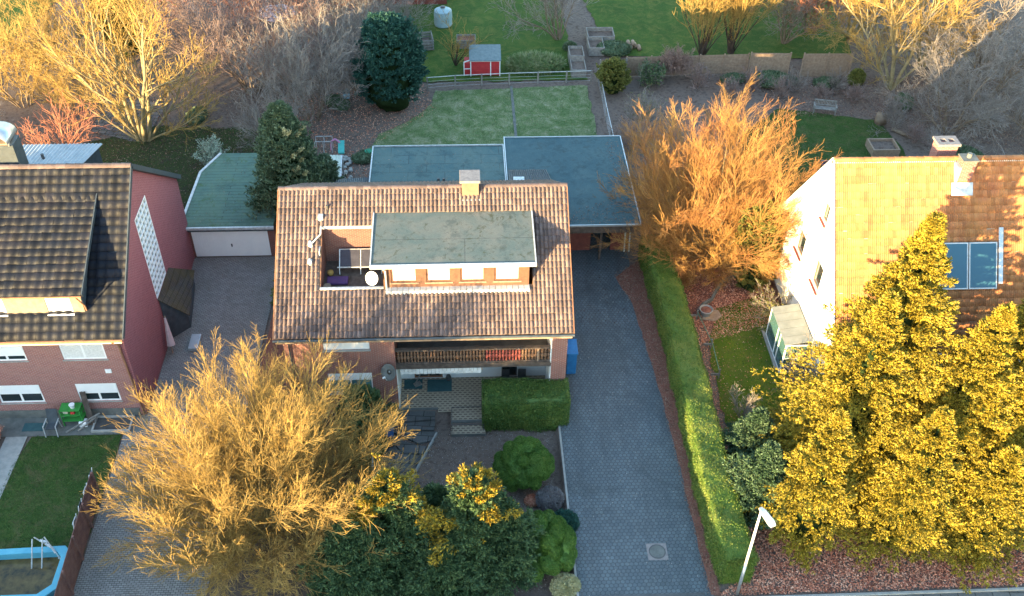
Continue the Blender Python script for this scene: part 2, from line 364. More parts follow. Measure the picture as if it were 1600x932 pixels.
M['twig_rust'] = m_var('twig_rust', (0.38, 0.14, 0.09), (0.44, 0.2, 0.12), 1.5, 0.8, 0.2, island=0.5)
M['twig_grey'] = m_var('twig_grey', (0.19, 0.16, 0.145), (0.32, 0.28, 0.25), 1.5, 0.85, 0.15, island=0.5)
M['twig_mauve'] = m_var('twig_mauve', (0.22, 0.15, 0.13), (0.34, 0.24, 0.21), 1.5, 0.85, 0.15, island=0.5)
M['lf_gold'] = m_leaf('foliage_gold', (0.09, 0.08, 0.014), (0.26, 0.195, 0.018), (0.46, 0.35, 0.04), 1.3)
M['lf_dark'] = m_leaf('foliage_dark_green', (0.03, 0.065, 0.03), (0.065, 0.115, 0.045), (0.12, 0.17, 0.06), 0.9)
M['lf_tip'] = m_leaf('foliage_olive_gold', (0.06, 0.065, 0.014), (0.13, 0.115, 0.02), (0.22, 0.18, 0.03), 0.9)
M['lf_blue'] = m_leaf('foliage_blue_green', (0.012, 0.05, 0.04), (0.025, 0.085, 0.065), (0.045, 0.12, 0.085), 1.2)
M['lf_thuja'] = m_leaf('foliage_grey_green', (0.04, 0.07, 0.035), (0.085, 0.13, 0.065), (0.16, 0.2, 0.12), 1.0)
M['lf_hedge'] = m_leaf('foliage_hedge', (0.035, 0.08, 0.014), (0.09, 0.15, 0.022), (0.19, 0.2, 0.045), 0.7)
M['lf_box'] = m_leaf('foliage_box_hedge', (0.03, 0.075, 0.016), (0.065, 0.12, 0.025), (0.15, 0.18, 0.04), 0.9)
M['lf_ball'] = m_leaf('foliage_fresh_green', (0.035, 0.09, 0.014), (0.08, 0.16, 0.024), (0.15, 0.23, 0.05), 0.9)
M['lf_cream'] = m_leaf('foliage_cream', (0.3, 0.28, 0.12), (0.42, 0.38, 0.2), (0.5, 0.46, 0.28), 2)
M['lf_silver'] = m_leaf('foliage_silver', (0.2, 0.27, 0.2), (0.32, 0.38, 0.28), (0.45, 0.5, 0.38), 2)
M['lf_heather'] = m_leaf('foliage_heather', (0.13, 0.11, 0.12), (0.2, 0.18, 0.18), (0.27, 0.25, 0.24), 2)
M['lf_olive'] = m_leaf('foliage_olive', (0.07, 0.08, 0.02), (0.14, 0.15, 0.03), (0.22, 0.2, 0.06), 1.2)
M['lf_mid'] = m_leaf('foliage_mid_green', (0.025, 0.055, 0.028), (0.05, 0.095, 0.045), (0.1, 0.15, 0.085), 1.2)
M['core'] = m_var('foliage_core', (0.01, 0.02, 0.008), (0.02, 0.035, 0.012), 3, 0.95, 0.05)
M['leaves_red'] = m_leaf('fallen_red_leaves', (0.36, 0.11, 0.07), (0.56, 0.23, 0.14), (0.7, 0.42, 0.3), 1.5)
M['leaves_brown'] = m_leaf('fallen_brown_leaves', (0.1, 0.05, 0.035), (0.2, 0.11, 0.08), (0.34, 0.24, 0.18), 1.5)
M['litter_pale'] = m_leaf('pale_litter', (0.2, 0.17, 0.14), (0.32, 0.28, 0.25), (0.5, 0.46, 0.42), 2)
M['blade'] = m_leaf('grass_blades', (0.02, 0.06, 0.012), (0.045, 0.115, 0.02), (0.1, 0.16, 0.04), 0.9)
M['blade_pale'] = m_leaf('pale_grass_blades', (0.07, 0.14, 0.045), (0.17, 0.23, 0.09), (0.34, 0.34, 0.2), 1.1)
def m_flatroof(name, c1, c2, c3, seam=(0.03, 0.04, 0.045), stains=(0.1, 0.12, 0.05), bw=2.4, bh=1.0):
    t = NT(name); b = t.n('ShaderNodeTexBrick'); t.l(t.geo.outputs['Position'], b.inputs['Vector']); b.inputs['Scale'].default_value = 1.0
    b.inputs['Brick Width'].default_value = bw; b.inputs['Row Height'].default_value = bh; b.inputs['Mortar Size'].default_value = 0.018
    b.inputs['Color1'].default_value = (*c1, 1); b.inputs['Color2'].default_value = (*c2, 1); b.inputs['Mortar'].default_value = (*seam, 1)
    n = t.noise(0.55, 7, 0.72, dist=0.5); n2 = t.noise(18, 4, 0.75)
    col = t.mix(t.ramp(n, [(0.38, (0, 0, 0)), (0.7, (0.8,)*3)]), b.outputs['Color'], c3)
    col = t.mix(t.ramp(t.noise(1.3, 6, 0.8, dist=1.5), [(0.55, (0, 0, 0)), (0.64, (0.85,)*3)]), col, stains); col = t.mix(t.ramp(t.noise(0.9, 8, 0.85), [(0.52, (0, 0, 0)), (0.6, (0.5,)*3)]), col, sc(c1, 0.5))
    col = t.mix(0.5, col, t.ramp(n2, [(0.3, (0.45,)*3), (0.75, (1.0,)*3)]), 'MULTIPLY')
    t.color(col); t.rough(0.8, 0.3); t.bump(n2, 0.3, 0.01); return t.m
M['flat_grey'] = m_flatroof('bitumen_grey', (0.08, 0.115, 0.115), (0.10, 0.13, 0.13), (0.17, 0.165, 0.15), stains=(0.05, 0.055, 0.03), bw=40, bh=5)
M['flat_blue'] = m_flatroof('bitumen_blue', (0.06, 0.12, 0.13), (0.09, 0.15, 0.155), (0.12, 0.17, 0.155), stains=(0.15, 0.17, 0.15))
M['flat_green'] = m_flatroof('bitumen_green', (0.09, 0.16, 0.13), (0.11, 0.18, 0.145), (0.14, 0.2, 0.13), stains=(0.07, 0.12, 0.04), bw=30, bh=0.33)
M['flat_dark'] = m_flatroof('bitumen_dark', (0.04, 0.09, 0.11), (0.05, 0.105, 0.125), (0.085, 0.14, 0.15), stains=(0.05, 0.08, 0.085), bw=60, bh=60)
# ------------------------------------------------------------------ vegetation generators (numpy)
def _norm(a): return a/np.maximum(np.linalg.norm(a, axis=-1, keepdims=True), 1e-9)
def _perp(d, rng):
    r = rng.normal(size=d.shape); return _norm(r-(r*d).sum(-1, keepdims=True)*d)
def grow(rng, start, dirs, L, R, levels):
    """vectorised branching: returns arrays of segments p0, p1, r0, r1"""
    out = []; lim = 0.008
    for lv in levels:
        n = lv['n']; N = len(start); pts = np.zeros((N, n+1, 3)); pts[:, 0] = start; d = dirs.copy(); ds = np.zeros((N, n, 3)); rad = np.zeros((N, n+1)); rad[:, 0] = R
        for i in range(n):
            d = _norm(d+rng.normal(size=(N, 3))*lv['wig']+np.array([0, 0, lv['up']])*(1.0/n)); ds[:, i] = d
            pts[:, i+1] = pts[:, i]+d*(L/n)[:, None]; rad[:, i+1] = R*(1-(1-lv.get('taper', 0.35))*(i+1)/n)
        rad = np.maximum(rad, lv.get('rmin', lim))
        out.append((pts[:, :-1].reshape(-1, 3), pts[:, 1:].reshape(-1, 3), rad[:, :-1].ravel(), rad[:, 1:].ravel()))
        k = lv.get('kids', 0)
        if not k: break
        t0 = lv.get('t0', 0.25)
        tt = t0+(1-t0)*((np.arange(k)[None, :]+rng.random((N, k)))/k)
        idx = np.minimum((tt*n).astype(int), n-1); fr = tt*n-idx
        ar = np.arange(N)[:, None]
        P = pts[ar, idx]+(pts[ar, idx+1]-pts[ar, idx])*fr[..., None]
        D = ds[ar, idx]; a = np.radians(rng.uniform(*lv['ang'], size=(N, k)))[..., None]
        D = _norm(D*np.cos(a)+_perp(D, rng)*np.sin(a)); 
        LL = L[:, None]*rng.uniform(*lv['lr'], size=(N, k))*(1-lv.get('fall', 0.45)*tt)
        RR = (rad[ar, idx]+(rad[ar, idx+1]-rad[ar, idx])*fr)*rng.uniform(0.45, 0.7, size=(N, k))
        start = P.reshape(-1, 3); dirs = D.reshape(-1, 3); L = LL.ravel(); R = RR.ravel()
    return [np.concatenate([o[i] for o in out]) for i in range(4)]
def tubes(P0, P1, R0, R1, n=3):
    d = _norm(P1-P0); u = np.where(np.abs(d[:, 2:3]) < 0.9, np.array([[0, 0, 1.0]]), np.array([[1.0, 0, 0]])); a = _norm(np.cross(d, u)); b = np.cross(d, a)
    e = d*(R0[:, None]*0.3); N = len(P0); V = np.zeros((N, 2*n, 3))
    for i in range(n):
        c, s = cos(2*pi*i/n), sin(2*pi*i/n)
        V[:, i] = P0-e+(a*c+b*s)*R0[:, None]; V[:, n+i] = P1+e+(a*c+b*s)*R1[:, None]
    base = (np.arange(N)*2*n)[:, None]
    F = np.concatenate([base+np.array([[i, (i+1) % n, n+(i+1) % n, n+i]]) for i in range(n)])
    return V.reshape(-1, 3), F
def bare_tree(name, label, cat, seed, stems, levels, barkm, twigm, group=None, split=0.035, loc=(0, 0, 0), scale=1.0, lean=(0, 0), leaves=None):
    """stems: list of (dx, dy, angle from vertical deg, azimuth deg, length, radius)"""
    rng = np.random.default_rng(seed)
    st = np.array([[s[0], s[1], -0.1] for s in stems], float)
    dr = np.array([[sin(radians(s[2]))*sin(radians(s[3])), sin(radians(s[2]))*cos(radians(s[3])), cos(radians(s[2]))] for s in stems])
    dr = _norm(dr+np.array([lean[0], lean[1], 0]))
    L = np.array([s[4] for s in stems], float); R = np.array([s[5] for s in stems], float)
    p0, p1, r0, r1 = grow(rng, st, dr, L, R, levels)
    root = thing(name, loc, label, cat, group); root.scale = (scale,)*3
    big = r0 > split
    V, F = tubes(p0[big], p1[big], r0[big], r1[big], 7); o = mk('limbs' if len(stems) > 1 else 'trunk', V, F, barkm, None, True); o.parent = root
    V, F = tubes(p0[~big], p1[~big], r0[~big], r1[~big], 3); o = mk('twigs', V, F, twigm, None, False); o.parent = root
    return root
def blades(P, D, L, W, rng, fold=0.0):
    """diamond leaves: start P, direction D, length L, width W"""
    N = len(P); s = _perp(D, rng); V = np.zeros((N, 4, 3)); L = np.broadcast_to(L, (N,))[:, None]; W = np.broadcast_to(W, (N,))[:, None]
    V[:, 0] = P; V[:, 1] = P+D*L*0.45+s*W*0.5; V[:, 2] = P+D*L; V[:, 3] = P+D*L*0.45-s*W*0.5
    F = np.arange(N*4).reshape(-1, 4)
    return V.reshape(-1, 3), F
def conifer_mesh(seed, H, R, nb, sprays, per, leafL, leafW, prof, droop=0.0, tilt=10, z0=0.3, jit=0.25, inner=0.35, spread=0.5, out=1.0, fan=0.42):
    """plumes: every branch carries a flat fan of sprays of diamond leaves; prof(t) gives the radius share at height share t"""
    rng = np.random.default_rng(seed)
    t = rng.random(nb)**0.9; az = rng.random(nb)*2*pi
    lump = 1+0.12*np.sin(3*az+5*t+seed)+0.09*np.sin(7*az-9*t)+rng.normal(size=nb)*jit*0.45
    rb = R*np.array([prof(x) for x in t])*np.clip(lump, 0.55, 1.4)+0.12; hz = z0+t*(H-z0)
    el = np.radians(tilt+rng.normal(size=nb)*9)+t**3*0.8
    s = inner+(1-inner)*rng.random((nb, sprays))**0.75; rr = s*rb[:, None]
    fw = fan*(1.12-s)*np.maximum(rb[:, None], 0.5)*(1.35-inner); la = (rng.random((nb, sprays))-0.5)*2; w = la*fw
    ux, uy = np.sin(az)[:, None], np.cos(az)[:, None]
    P = np.stack([ux*rr+uy*w, uy*rr-ux*w, hz[:, None]+np.sin(el)[:, None]*rr-droop*(s**2)*rb[:, None]-np.abs(w)*0.25], -1)
    P += rng.normal(size=P.shape)*leafL*0.25
    Dd = np.stack([ux*np.cos(el)[:, None]+uy*la*0.8, uy*np.cos(el)[:, None]-ux*la*0.8, np.broadcast_to(np.sin(el)[:, None], s.shape)-droop*1.2*s+0.1], -1)
    Dd = _norm(Dd); P = P.reshape(-1, 3); Dd = Dd.reshape(-1, 3)
    n = len(P); Pp = np.repeat(P, per, 0)+np.repeat(Dd, per, 0)*rng.random((n*per, 1))*leafL*1.2; Db = _norm(np.repeat(Dd, per, 0)*out+rng.normal(size=(n*per, 3))*spread)
    ok = Pp[:, 2] > 0.05; Pp = Pp[ok]; Db = Db[ok]
    return blades(Pp, Db, leafL*rng.uniform(0.6, 1.2, len(Pp)), leafW*rng.uniform(0.7, 1.2, len(Pp)), rng)
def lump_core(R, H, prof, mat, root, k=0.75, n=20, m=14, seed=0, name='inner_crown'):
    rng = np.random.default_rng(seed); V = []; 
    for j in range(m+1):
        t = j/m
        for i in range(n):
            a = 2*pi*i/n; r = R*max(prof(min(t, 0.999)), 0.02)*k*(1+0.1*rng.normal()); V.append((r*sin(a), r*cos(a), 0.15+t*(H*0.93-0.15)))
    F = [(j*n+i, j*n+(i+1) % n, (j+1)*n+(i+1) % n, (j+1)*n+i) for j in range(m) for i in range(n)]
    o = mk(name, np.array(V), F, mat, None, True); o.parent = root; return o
def surf_leaves(P, N, L, W, rng, spread=0.7):
    D = _norm(N+rng.normal(size=P.shape)*spread); return blades(P, D, L*rng.uniform(0.6, 1.3, len(P)), W*rng.uniform(0.7, 1.3, len(P)), rng)
def ball_bush(name, label, cat, loc, rx, ry, h, n, mat, seed, lumps=60, L=0.09, W=0.05, lump_h=0.14, group=None, spread=0.5, stem=True):
    """clipped or lumpy bush: points on a lobed dome; each lobe bulges"""
    rng = np.random.default_rng(seed); root = thing(name, loc, label, cat, group)
    C = _norm(rng.normal(size=(lumps, 3))*[1, 1, 1.0]); C[:, 2] = np.abs(C[:, 2])*1.15-0.35; C = _norm(C)
    lo_ = cos(0.62/sqrt(lumps/14.0)*0.9)
    def surf(d):
        q = (d@C.T).max(1); wgt = np.clip((q-lo_)/(1-lo_), 0, 1)**0.5
        r = 1-lump_h*0.5+lump_h*wgt
        z = d[:, 2]; return np.stack([d[:, 0]*rx*r, d[:, 1]*ry*r, h*0.45+z*r*h*0.55], -1)
    d = _norm(rng.normal(size=(n*2, 3))); d = d[d[:, 2] > -0.75][:n]
    P = surf(d); nn = _norm(d*np.array([1/rx, 1/ry, 2/h]))
    V, F = surf_leaves(P*0.98, nn, L, W, rng, spread)
    o = mk('foliage', V, F, mat); o.parent = root
    g = []; 
    m_, k_ = 24, 32
    dd = np.array([[sin(pi*j/m_)*cos(2*pi*i/k_), sin(pi*j/m_)*sin(2*pi*i/k_), cos(pi*j/m_)] for j in range(m_+1) for i in range(k_)])
    dd[:, 2] = np.maximum(dd[:, 2], -0.8)
    Vc = surf(_norm(dd))*0.955
    Fc = [(j*k_+i, (j+1)*k_+i, (j+1)*k_+(i+1) % k_, j*k_+(i+1) % k_) for j in range(m_) for i in range(k_)]
    o = mk('inner_crown', Vc, Fc, mat, None, True); o.parent = root
    return root
def twig_bush(name, label, cat, loc, seed, n, h, r, twigm, leafm=None, nleaf=0, group=None, lv=None, rad=0.02, L=0.1, W=0.05):
    rng = np.random.default_rng(seed); stems = [(rng.normal()*r*0.15, rng.normal()*r*0.15, abs(rng.normal())*28+8, rng.random()*360, h*rng.uniform(0.7, 1.05), rad) for _ in range(n)]
    lv = lv or [dict(n=5, wig=0.12, up=0.25, kids=9, t0=0.15, ang=(18, 50), lr=(0.4, 0.7), rmin=0.010), dict(n=4, wig=0.16, up=0.25, kids=5, t0=0.2, ang=(20, 50), lr=(0.35, 0.6), rmin=0.009), dict(n=3, wig=0.2, up=0.2, rmin=0.008)]
    st = np.array([[s[0], s[1], -0.05] for s in stems]); dr = np.array([[sin(radians(s[2]))*sin(radians(s[3])), sin(radians(s[2]))*cos(radians(s[3])), cos(radians(s[2]))] for s in stems])
    p0, p1, r0, r1 = grow(rng, st, dr, np.array([s[4] for s in stems]), np.array([s[5] for s in stems]), lv)
    root = thing(name, loc, label, cat, group); V, F = tubes(p0, p1, r0, r1, 3); o = mk('twigs', V, F, twigm); o.parent = root
    if leafm is not None and nleaf:
        i = rng.integers(0, len(p1), nleaf); P = p1[i]+rng.normal(size=(nleaf, 3))*0.03; D = _norm(rng.normal(size=(nleaf, 3))+[0, 0, 0.4])
        V, F = blades(P, D, L*rng.uniform(0.6, 1.3, nleaf), W, rng); o = mk('leaves', V, F, leafm); o.parent = root
    return root
def scatter_mask(rng, n, poly):
    """n random points inside a polygon"""
    poly = np.array(poly, float); lo, hi = poly.min(0), poly.max(0); out = []
    tot = 0
    while tot < n:
        p = lo+(hi-lo)*rng.random((n*2, 2)); ins = np.zeros(len(p), bool); j = len(poly)-1
        for i in range(len(poly)):
            xi, yi = poly[i]; xj, yj = poly[j]
            c = ((yi > p[:, 1]) != (yj > p[:, 1])) & (p[:, 0] < (xj-xi)*(p[:, 1]-yi)/(yj-yi+1e-12)+xi); ins ^= c; j = i
        p = p[ins]; out.append(p); tot += len(p)
    return np.concatenate(out)[:n]
def litter(name, poly, n, z, size, mat, seed, clump=0.0):
    rng = np.random.default_rng(seed); p = scatter_mask(rng, n, poly)
    P = np.column_stack([p, np.full(len(p), z)+rng.random(len(p))*0.03]); D = _norm(rng.normal(size=P.shape)*[1, 1, 0.35])
    V, F = blades(P, D, size*rng.uniform(0.6, 1.4, len(P)), size*0.7, rng); o = mk(name, V, F, mat); return tag(o, kind='stuff')
def turf(name, poly, n, z, h, mat, seed):
    rng = np.random.default_rng(seed); p = scatter_mask(rng, n, poly)
    P = np.column_stack([p, np.full(len(p), z)]); D = _norm(rng.normal(size=P.shape)*[0.6, 0.6, 0.15]+[0, 0, 0.8])
    V, F = blades(P, D, h*rng.uniform(0.5, 1.4, len(P)), h*0.35, rng); o = mk(name, V, F, mat); return tag(o, kind='stuff')
# ------------------------------------------------------------------ ground
GARDEN_Z = -0.42
def gz(x, y):
    def ss(a, b, v): t = min(1, max(0, (v-a)/(b-a))); return t*t*(3-2*t)
    k = ss(-5.6, -4.6, x)*(1-ss(4.55, 4.75, x))*(1-(ss(36.5, 36.85, y) if -4.75 < x < -0.95 else ss(35.6, 35.95, y)))*ss(24.9, 25.6, y)
    return -0.06+(GARDEN_Z+0.06)*k
def grid_lines(a, b, s, far): 
    c = list(np.arange(a, b+1e-6, s)); return [a-far, a-far*0.3]+c+[b+far*0.3, b+far]
_xs = grid_lines(-45, 60, 0.6, 400) ; _xs = sorted(_xs+[4.6, 4.66, 4.72, 4.78, -4.76, -4.72, -1.0, -0.92]); _ys = sorted(grid_lines(14, 100, 0.6, 400)+[35.65, 35.75, 35.85, 35.95, 36.5, 36.7, 36.9])
_r = np.random.default_rng(1)
_V = [(x, y, gz(x, y)+_r.uniform(-0.02, 0.015)) for y in _ys for x in _xs]
_nx = len(_xs); _F = [(j*_nx+i, j*_nx+i+1, (j+1)*_nx+i+1, (j+1)*_nx+i) for j in range(len(_ys)-1) for i in range(_nx-1)]
tag(mk('ground', np.array(_V), _F, M['soil'], None, True), kind='structure')
def sheet(name, pts, z, mat, jit=0.0, step=0.5, seed=0, kind='structure'):
    rng = random.Random(seed); out = []
    for i in range(len(pts)):
        a, b = pts[i], pts[(i+1) % len(pts)]; n = max(1, int(math.hypot(b[0]-a[0], b[1]-a[1])/step)) if jit else 1
        for k in range(n):
            t = k/n; out.append((a[0]+(b[0]-a[0])*t+rng.uniform(-jit, jit), a[1]+(b[1]-a[1])*t+rng.uniform(-jit, jit), z))
    o = mk(name, np.array(out), [tuple(range(len(out)))], mat); 
    if o.data.polygons[0].normal.z < 0: o.data.flip_normals()
    return tag(o, kind=kind)
E4 = lambda a, b, c, d: [(a, b), (c, b), (c, d), (a, d)]
far_lawn = sheet('far_lawn', [(-6, 72.2), (10.2, 72.4), (9.2, 78), (9.0, 100), (-30, 100), (-6, 86)], 0.0, M['lawn_far'], 0.15)
sheet('far_lawn', [(12.5, 76.5), (25, 75.5), (33, 76), (36, 100), (10.3, 100), (11.5, 86)], 0.0, M['lawn_far'], 0.15)
sheet('far_lawn', [(-48, 76), (-38, 79), (-34, 100), (-60, 100)], 0.0, M['lawn_far'], 0.15)
back_poly = [(-4.2, 60.5), (-6.8, 62.5), (-6.2, 64.5), (-4, 66.3), (-2.5, 68.5), (-2.0, 70.8), (10.0, 71.5), (10.1, 58.6), (-5.0, 58.4)]
sheet('back_lawn', back_poly, 0.0, M['lawn_pale'], 0.12)
rback_poly = [(18.5, 54), (25.0, 53.5), (31.8, 56), (32.4, 61.5), (31.8, 65.6), (26.5, 67.2), (24.6, 67.6), (21, 64)]
sheet('right_back_lawn', rback_poly, 0.0, M['lawn'], 0.12)
right_poly = [(14.0, 30.5), (19, 30.5), (19, 44.8), (17.9, 45.6), (15.0, 44.4), (13.9, 41), (13.7, 36)]
sheet('right_lawn', right_poly, 0.0, M['moss'], 0.1)
sheet('leafy_ground', [(12.6, 42.8), (18.9, 43.6), (18.9, 49), (12.4, 49)], -0.02, M['litter_soil'], 0.15)
left_poly = [(-23.05, 24), (-18.0, 24), (-18.0, 35.6), (-22.6, 35.6), (-23.0, 33.5)]
sheet('left_lawn', left_poly, 0.0, M['lawn'], 0.06)
sheet('left_lawn', [(-31, 24), (-24.6, 24), (-24.6, 33), (-31, 33)], 0.0, M['lawn'], 0.06)
lb_poly = [(-30, 50.8), (-17.8, 50.8), (-17.6, 59), (-14, 62), (-14.5, 65.5), (-23, 66), (-31, 62)]
sheet('left_back_lawn', lb_poly, -0.01, M['lawn_dull'], 0.2)
sheet('stone_path', [G(140, 205)[:2], G(215, 205)[:2], G(235, 222)[:2], G(215, 223)[:2], G(165, 224)[:2], (-27.6, 70), (-23.5, 69.5), (-22.8, 66)][0:1]+[(-23.3, 63.6), (-22.6, 69.5), (-27.2, 70)], 0.004, M['flag'], 0.1)
sheet('driveway', [(4.86, 24.9), (11.0, 24.9), (10.8, 36), (10.35, 46), (10.5, 59), (2.9, 59), (2.9, 53.2), (5.16, 49.4), (5.16, 36), (4.86, 36)], 0.0, M['hex'])
sheet('left_driveway', [(-17.9, 22), (-11.95, 22), (-11.8, 37), (-11.5, 50.2), (-17.4, 50.2), (-16.98, 49.5), (-16.98, 37), (-17.9, 37)], 0.0, M['paver'])
sheet('leaf_strip', [(10.85, 25), (11.3, 25), (11.3, 49.4), (9.3, 47.6), (10.0, 45.2), (10.45, 40), (10.7, 34)], 0.004, M['litter_soil'], 0.05)
sheet('patio', [(-3.66, 39.2), (4.36, 39.2), (4.36, 36.0), (-0.9, 36.0), (-0.9, 36.6), (-1.6, 36.6), (-1.6, 36.95), (-3.66, 36.95)], 0.01, M['patio'])
for nm, a in (('patio_edge', (-0.9, 35.88, 4.36, 36.0)), ('patio_edge', (-3.66, 36.83, -1.6, 36.95))):
    mb = MB(); mb.box(a[0], a[1], -0.45, a[2], a[3], 0.0); tag(mb.build(nm, M['concrete_dark']), kind='structure')
sheet('house_terrace', [(-31, 35.6), (-17.0, 35.6), (-17.0, 36.98), (-31, 36.98)], 0.008, M['concrete_dark'])
sheet('garden_path', [(-24.0, 28), (-22.95, 28), (-22.8, 35.6), (-23.9, 35.6)], 0.006, M['concrete'])
sheet('front_bed', [(-11.9, 24), (-5.0, 24), (-5.0, 36.7), (-11.75, 36.7)], -0.03, M['bed'], 0.05)
sheet('side_bed', [(-11.55, 37), (-9.25, 37), (-9.25, 50.0), (-11.4, 50.0)], -0.02, M['litter_soil'], 0.05)
mb = MB(); mb.box(4.76, 25, -0.42, 4.86, 35.6, 0.035); tag(mb.build('kerb', M['concrete']), kind='structure')
mb = MB(); mb.box(3.85, 59, -0.02, 4.05, 71.4, 0.05, 0.0); tag(mb.build('lawn_edging', M['concrete_dark']), kind='structure')
mb = MB(); mb.box(-80, 24.62, -0.1, 4.86, 24.78, 0.06); mb.box(11.2, 24.72, -0.1, 90, 24.86, 0.06); tag(mb.build('kerb', M['concrete'], bevel=0.02), kind='structure')
mb = MB(); mb.box(5.3, 25.02, -0.02, 10.6, 25.16, 0.012); tag(mb.build('drain_channel', M['dark_metal']), kind='structure')
sheet('pavement', [(-80, 22.9), (90, 22.9), (90, 24.7), (-80, 24.7)], -0.012, M['slab'])
sheet('road', [(-80, 16.5), (90, 16.5), (90, 22.9), (-80, 22.9)], -0.03, M['asphalt'])
# steps down from the patio to the gate path
st_root = thing('garden_steps', (-3.3, 35.5, GARDEN_Z), 'winding dark stone slab steps going down from the tiled patio into the garden', 'steps')
for i, (pts, z) in enumerate([
    ([(-3.66, 36.83), (-1.75, 36.83), (-1.75, 36.2), (-3.66, 36.1)], -0.09),
    ([(-3.6, 36.08), (-1.75, 36.18), (-1.8, 35.55), (-3.55, 35.6)], -0.19),
    ([(-4.0, 35.55), (-1.7, 35.5), (-1.75, 34.95), (-2.6, 34.7)], -0.27),
    ([(-4.35, 35.35), (-2.7, 34.65), (-2.2, 34.55), (-2.35, 34.05), (-3.4, 34.15)], -0.33)]):
    m_ = MB(); m_.prism(pts, 'z', z-0.12, z); m_.build('step', M['slab'], st_root, bevel=0.015)
sheet('slab_path', [(-4.5, 31.5), (-2.9, 32.4), (-2.35, 34.0), (-3.4, 34.2), (-4.5, 35.3)], -0.385, M['slab'])
mb = MB(); mb.bar((-1.66, 35.4, -0.33), (-3.0, 32.2, -0.33), 0.09, 0.2); tag(mb.build('kerb', M['concrete']), kind='structure')
# low tiled step with rail beside the box hedge
sheet('patio_step', [(-0.9, 35.2), (0.9, 35.2), (0.9, 35.88), (-0.9, 35.88)], -0.2, M['patio'])
m_ = MB(); m_.box(-0.9, 35.2, -0.5, 0.9, 35.88, -0.205); tag(m_.build('patio_step_block', M['concrete_dark']), kind='structure')
# ------------------------------------------------------------------ building helpers
def tiles(name, P0, U, V, width, length, cw, rl, mat, parent, holes=(), prof='roll', step=0.03, amp=0.045, seed=0, name_off=0.06):
    """roof covering of separate tiles; P0 eave corner, U along the eave, V up the slope"""
    rng = np.random.default_rng(seed); P0 = np.array(P0, float); U = _norm(np.array(U, float)); V = _norm(np.array(V, float)); N = np.cross(U, V); N = N if N[2] > 0 else -N
    nc, nr = max(1, round(width/cw)), max(1, round(length/rl)); cw, rl = width/nc, length/nr; k = 7 if prof != 'rib' else 9
    uu = np.linspace(0, 1, k)
    h = {'roll': amp*np.clip(1.25*np.sin(pi*np.clip(uu/0.72, 0, 1)), 0, 1)**0.8, 'wave': amp*(0.5+0.5*np.cos(2*pi*(uu-0.2)))**0.9, 'rib': amp*np.array([1, 0.1, 0, 0.1, 1, 0.1, 0, 0.1, 1])}[prof]
    T = [(c, r) for r in range(nr) for c in range(nc) if not any(a < (c+0.5)*cw < b and d < (r+0.5)*rl < e for a, b, d, e in holes)]
    T = np.array(T); n = len(T); u = (T[:, 0:1]+uu[None, :]*0.985)*cw; v0 = T[:, 1]*rl
    tilt = rng.normal(size=(n, 1))*0.006; sl = rng.normal(size=(n, 1))*0.009
    rows = []
    for vv, add, prf in ((0.0, -0.012, 0), (0.0, step, 1), (1.0, 0.004, 1)):
        v = v0[:, None]+vv*rl*1.04-0.0+sl*(vv+1)*1.0; hh = name_off+add+h[None, :]*prf+tilt*(1-vv)
        rows.append(P0+u[..., None]*U+np.broadcast_to(v, u.shape)[..., None]*V+np.broadcast_to(hh, u.shape)[..., None]*N)
    W = np.stack(rows, 1).reshape(-1, 3); b = (np.arange(n)*3*k)[:, None]
    F = np.concatenate([b+np.array([[j*k+i, j*k+i+1, (j+1)*k+i+1, (j+1)*k+i]]) for j in range(2) for i in range(k-1)])
    return mk(name, W, F, mat, parent, False)
def deck(mb, P0, U, V, width, length, th, holes=()):
    U = _norm(np.array(U, float)); V = _norm(np.array(V, float)); N = np.cross(U, V); N = N if N[2] > 0 else -N
    us = sorted({0, width}|{h[0] for h in holes}|{h[1] for h in holes}); vs = sorted({0, length}|{h[2] for h in holes}|{h[3] for h in holes}); P0 = np.array(P0, float)
    for a, b in zip(us[:-1], us[1:]):
        for c, d in zip(vs[:-1], vs[1:]):
            if any(h[0] < (a+b)/2 < h[1] and h[2] < (c+d)/2 < h[3] for h in holes): continue
            q = [P0+U*x+V*y+N*w for w in (-th, 0) for x, y in ((a, c), (b, c), (b, d), (a, d))]
            mb.add(q, [(0, 3, 2, 1), (4, 5, 6, 7), (0, 1, 5, 4), (1, 2, 6, 5), (2, 3, 7, 6), (3, 0, 4, 7)])
    return mb
def ridge_caps(parent, x0, x1, y, z, mat, r=0.13, step=0.36):
    n = round((x1-x0)/step); V = []; F = []; k = 7
    for i in range(n):
        a = x0+(x1-x0)*i/n; b = x0+(x1-x0)*(i+1.06)/n
        for x, rr in ((a, r*1.08), (b, r*0.94)):
            for j in range(k): t = pi*j/(k-1); V.append((x, y+rr*cos(t)*1.15, z+rr*sin(t)))
        o = i*2*k
        F += [(o+j, o+j+1, o+k+j+1, o+k+j) for j in range(k-1)]+[tuple(range(o, o+k))]
    return mk('ridge', np.array(V), F, mat, parent)
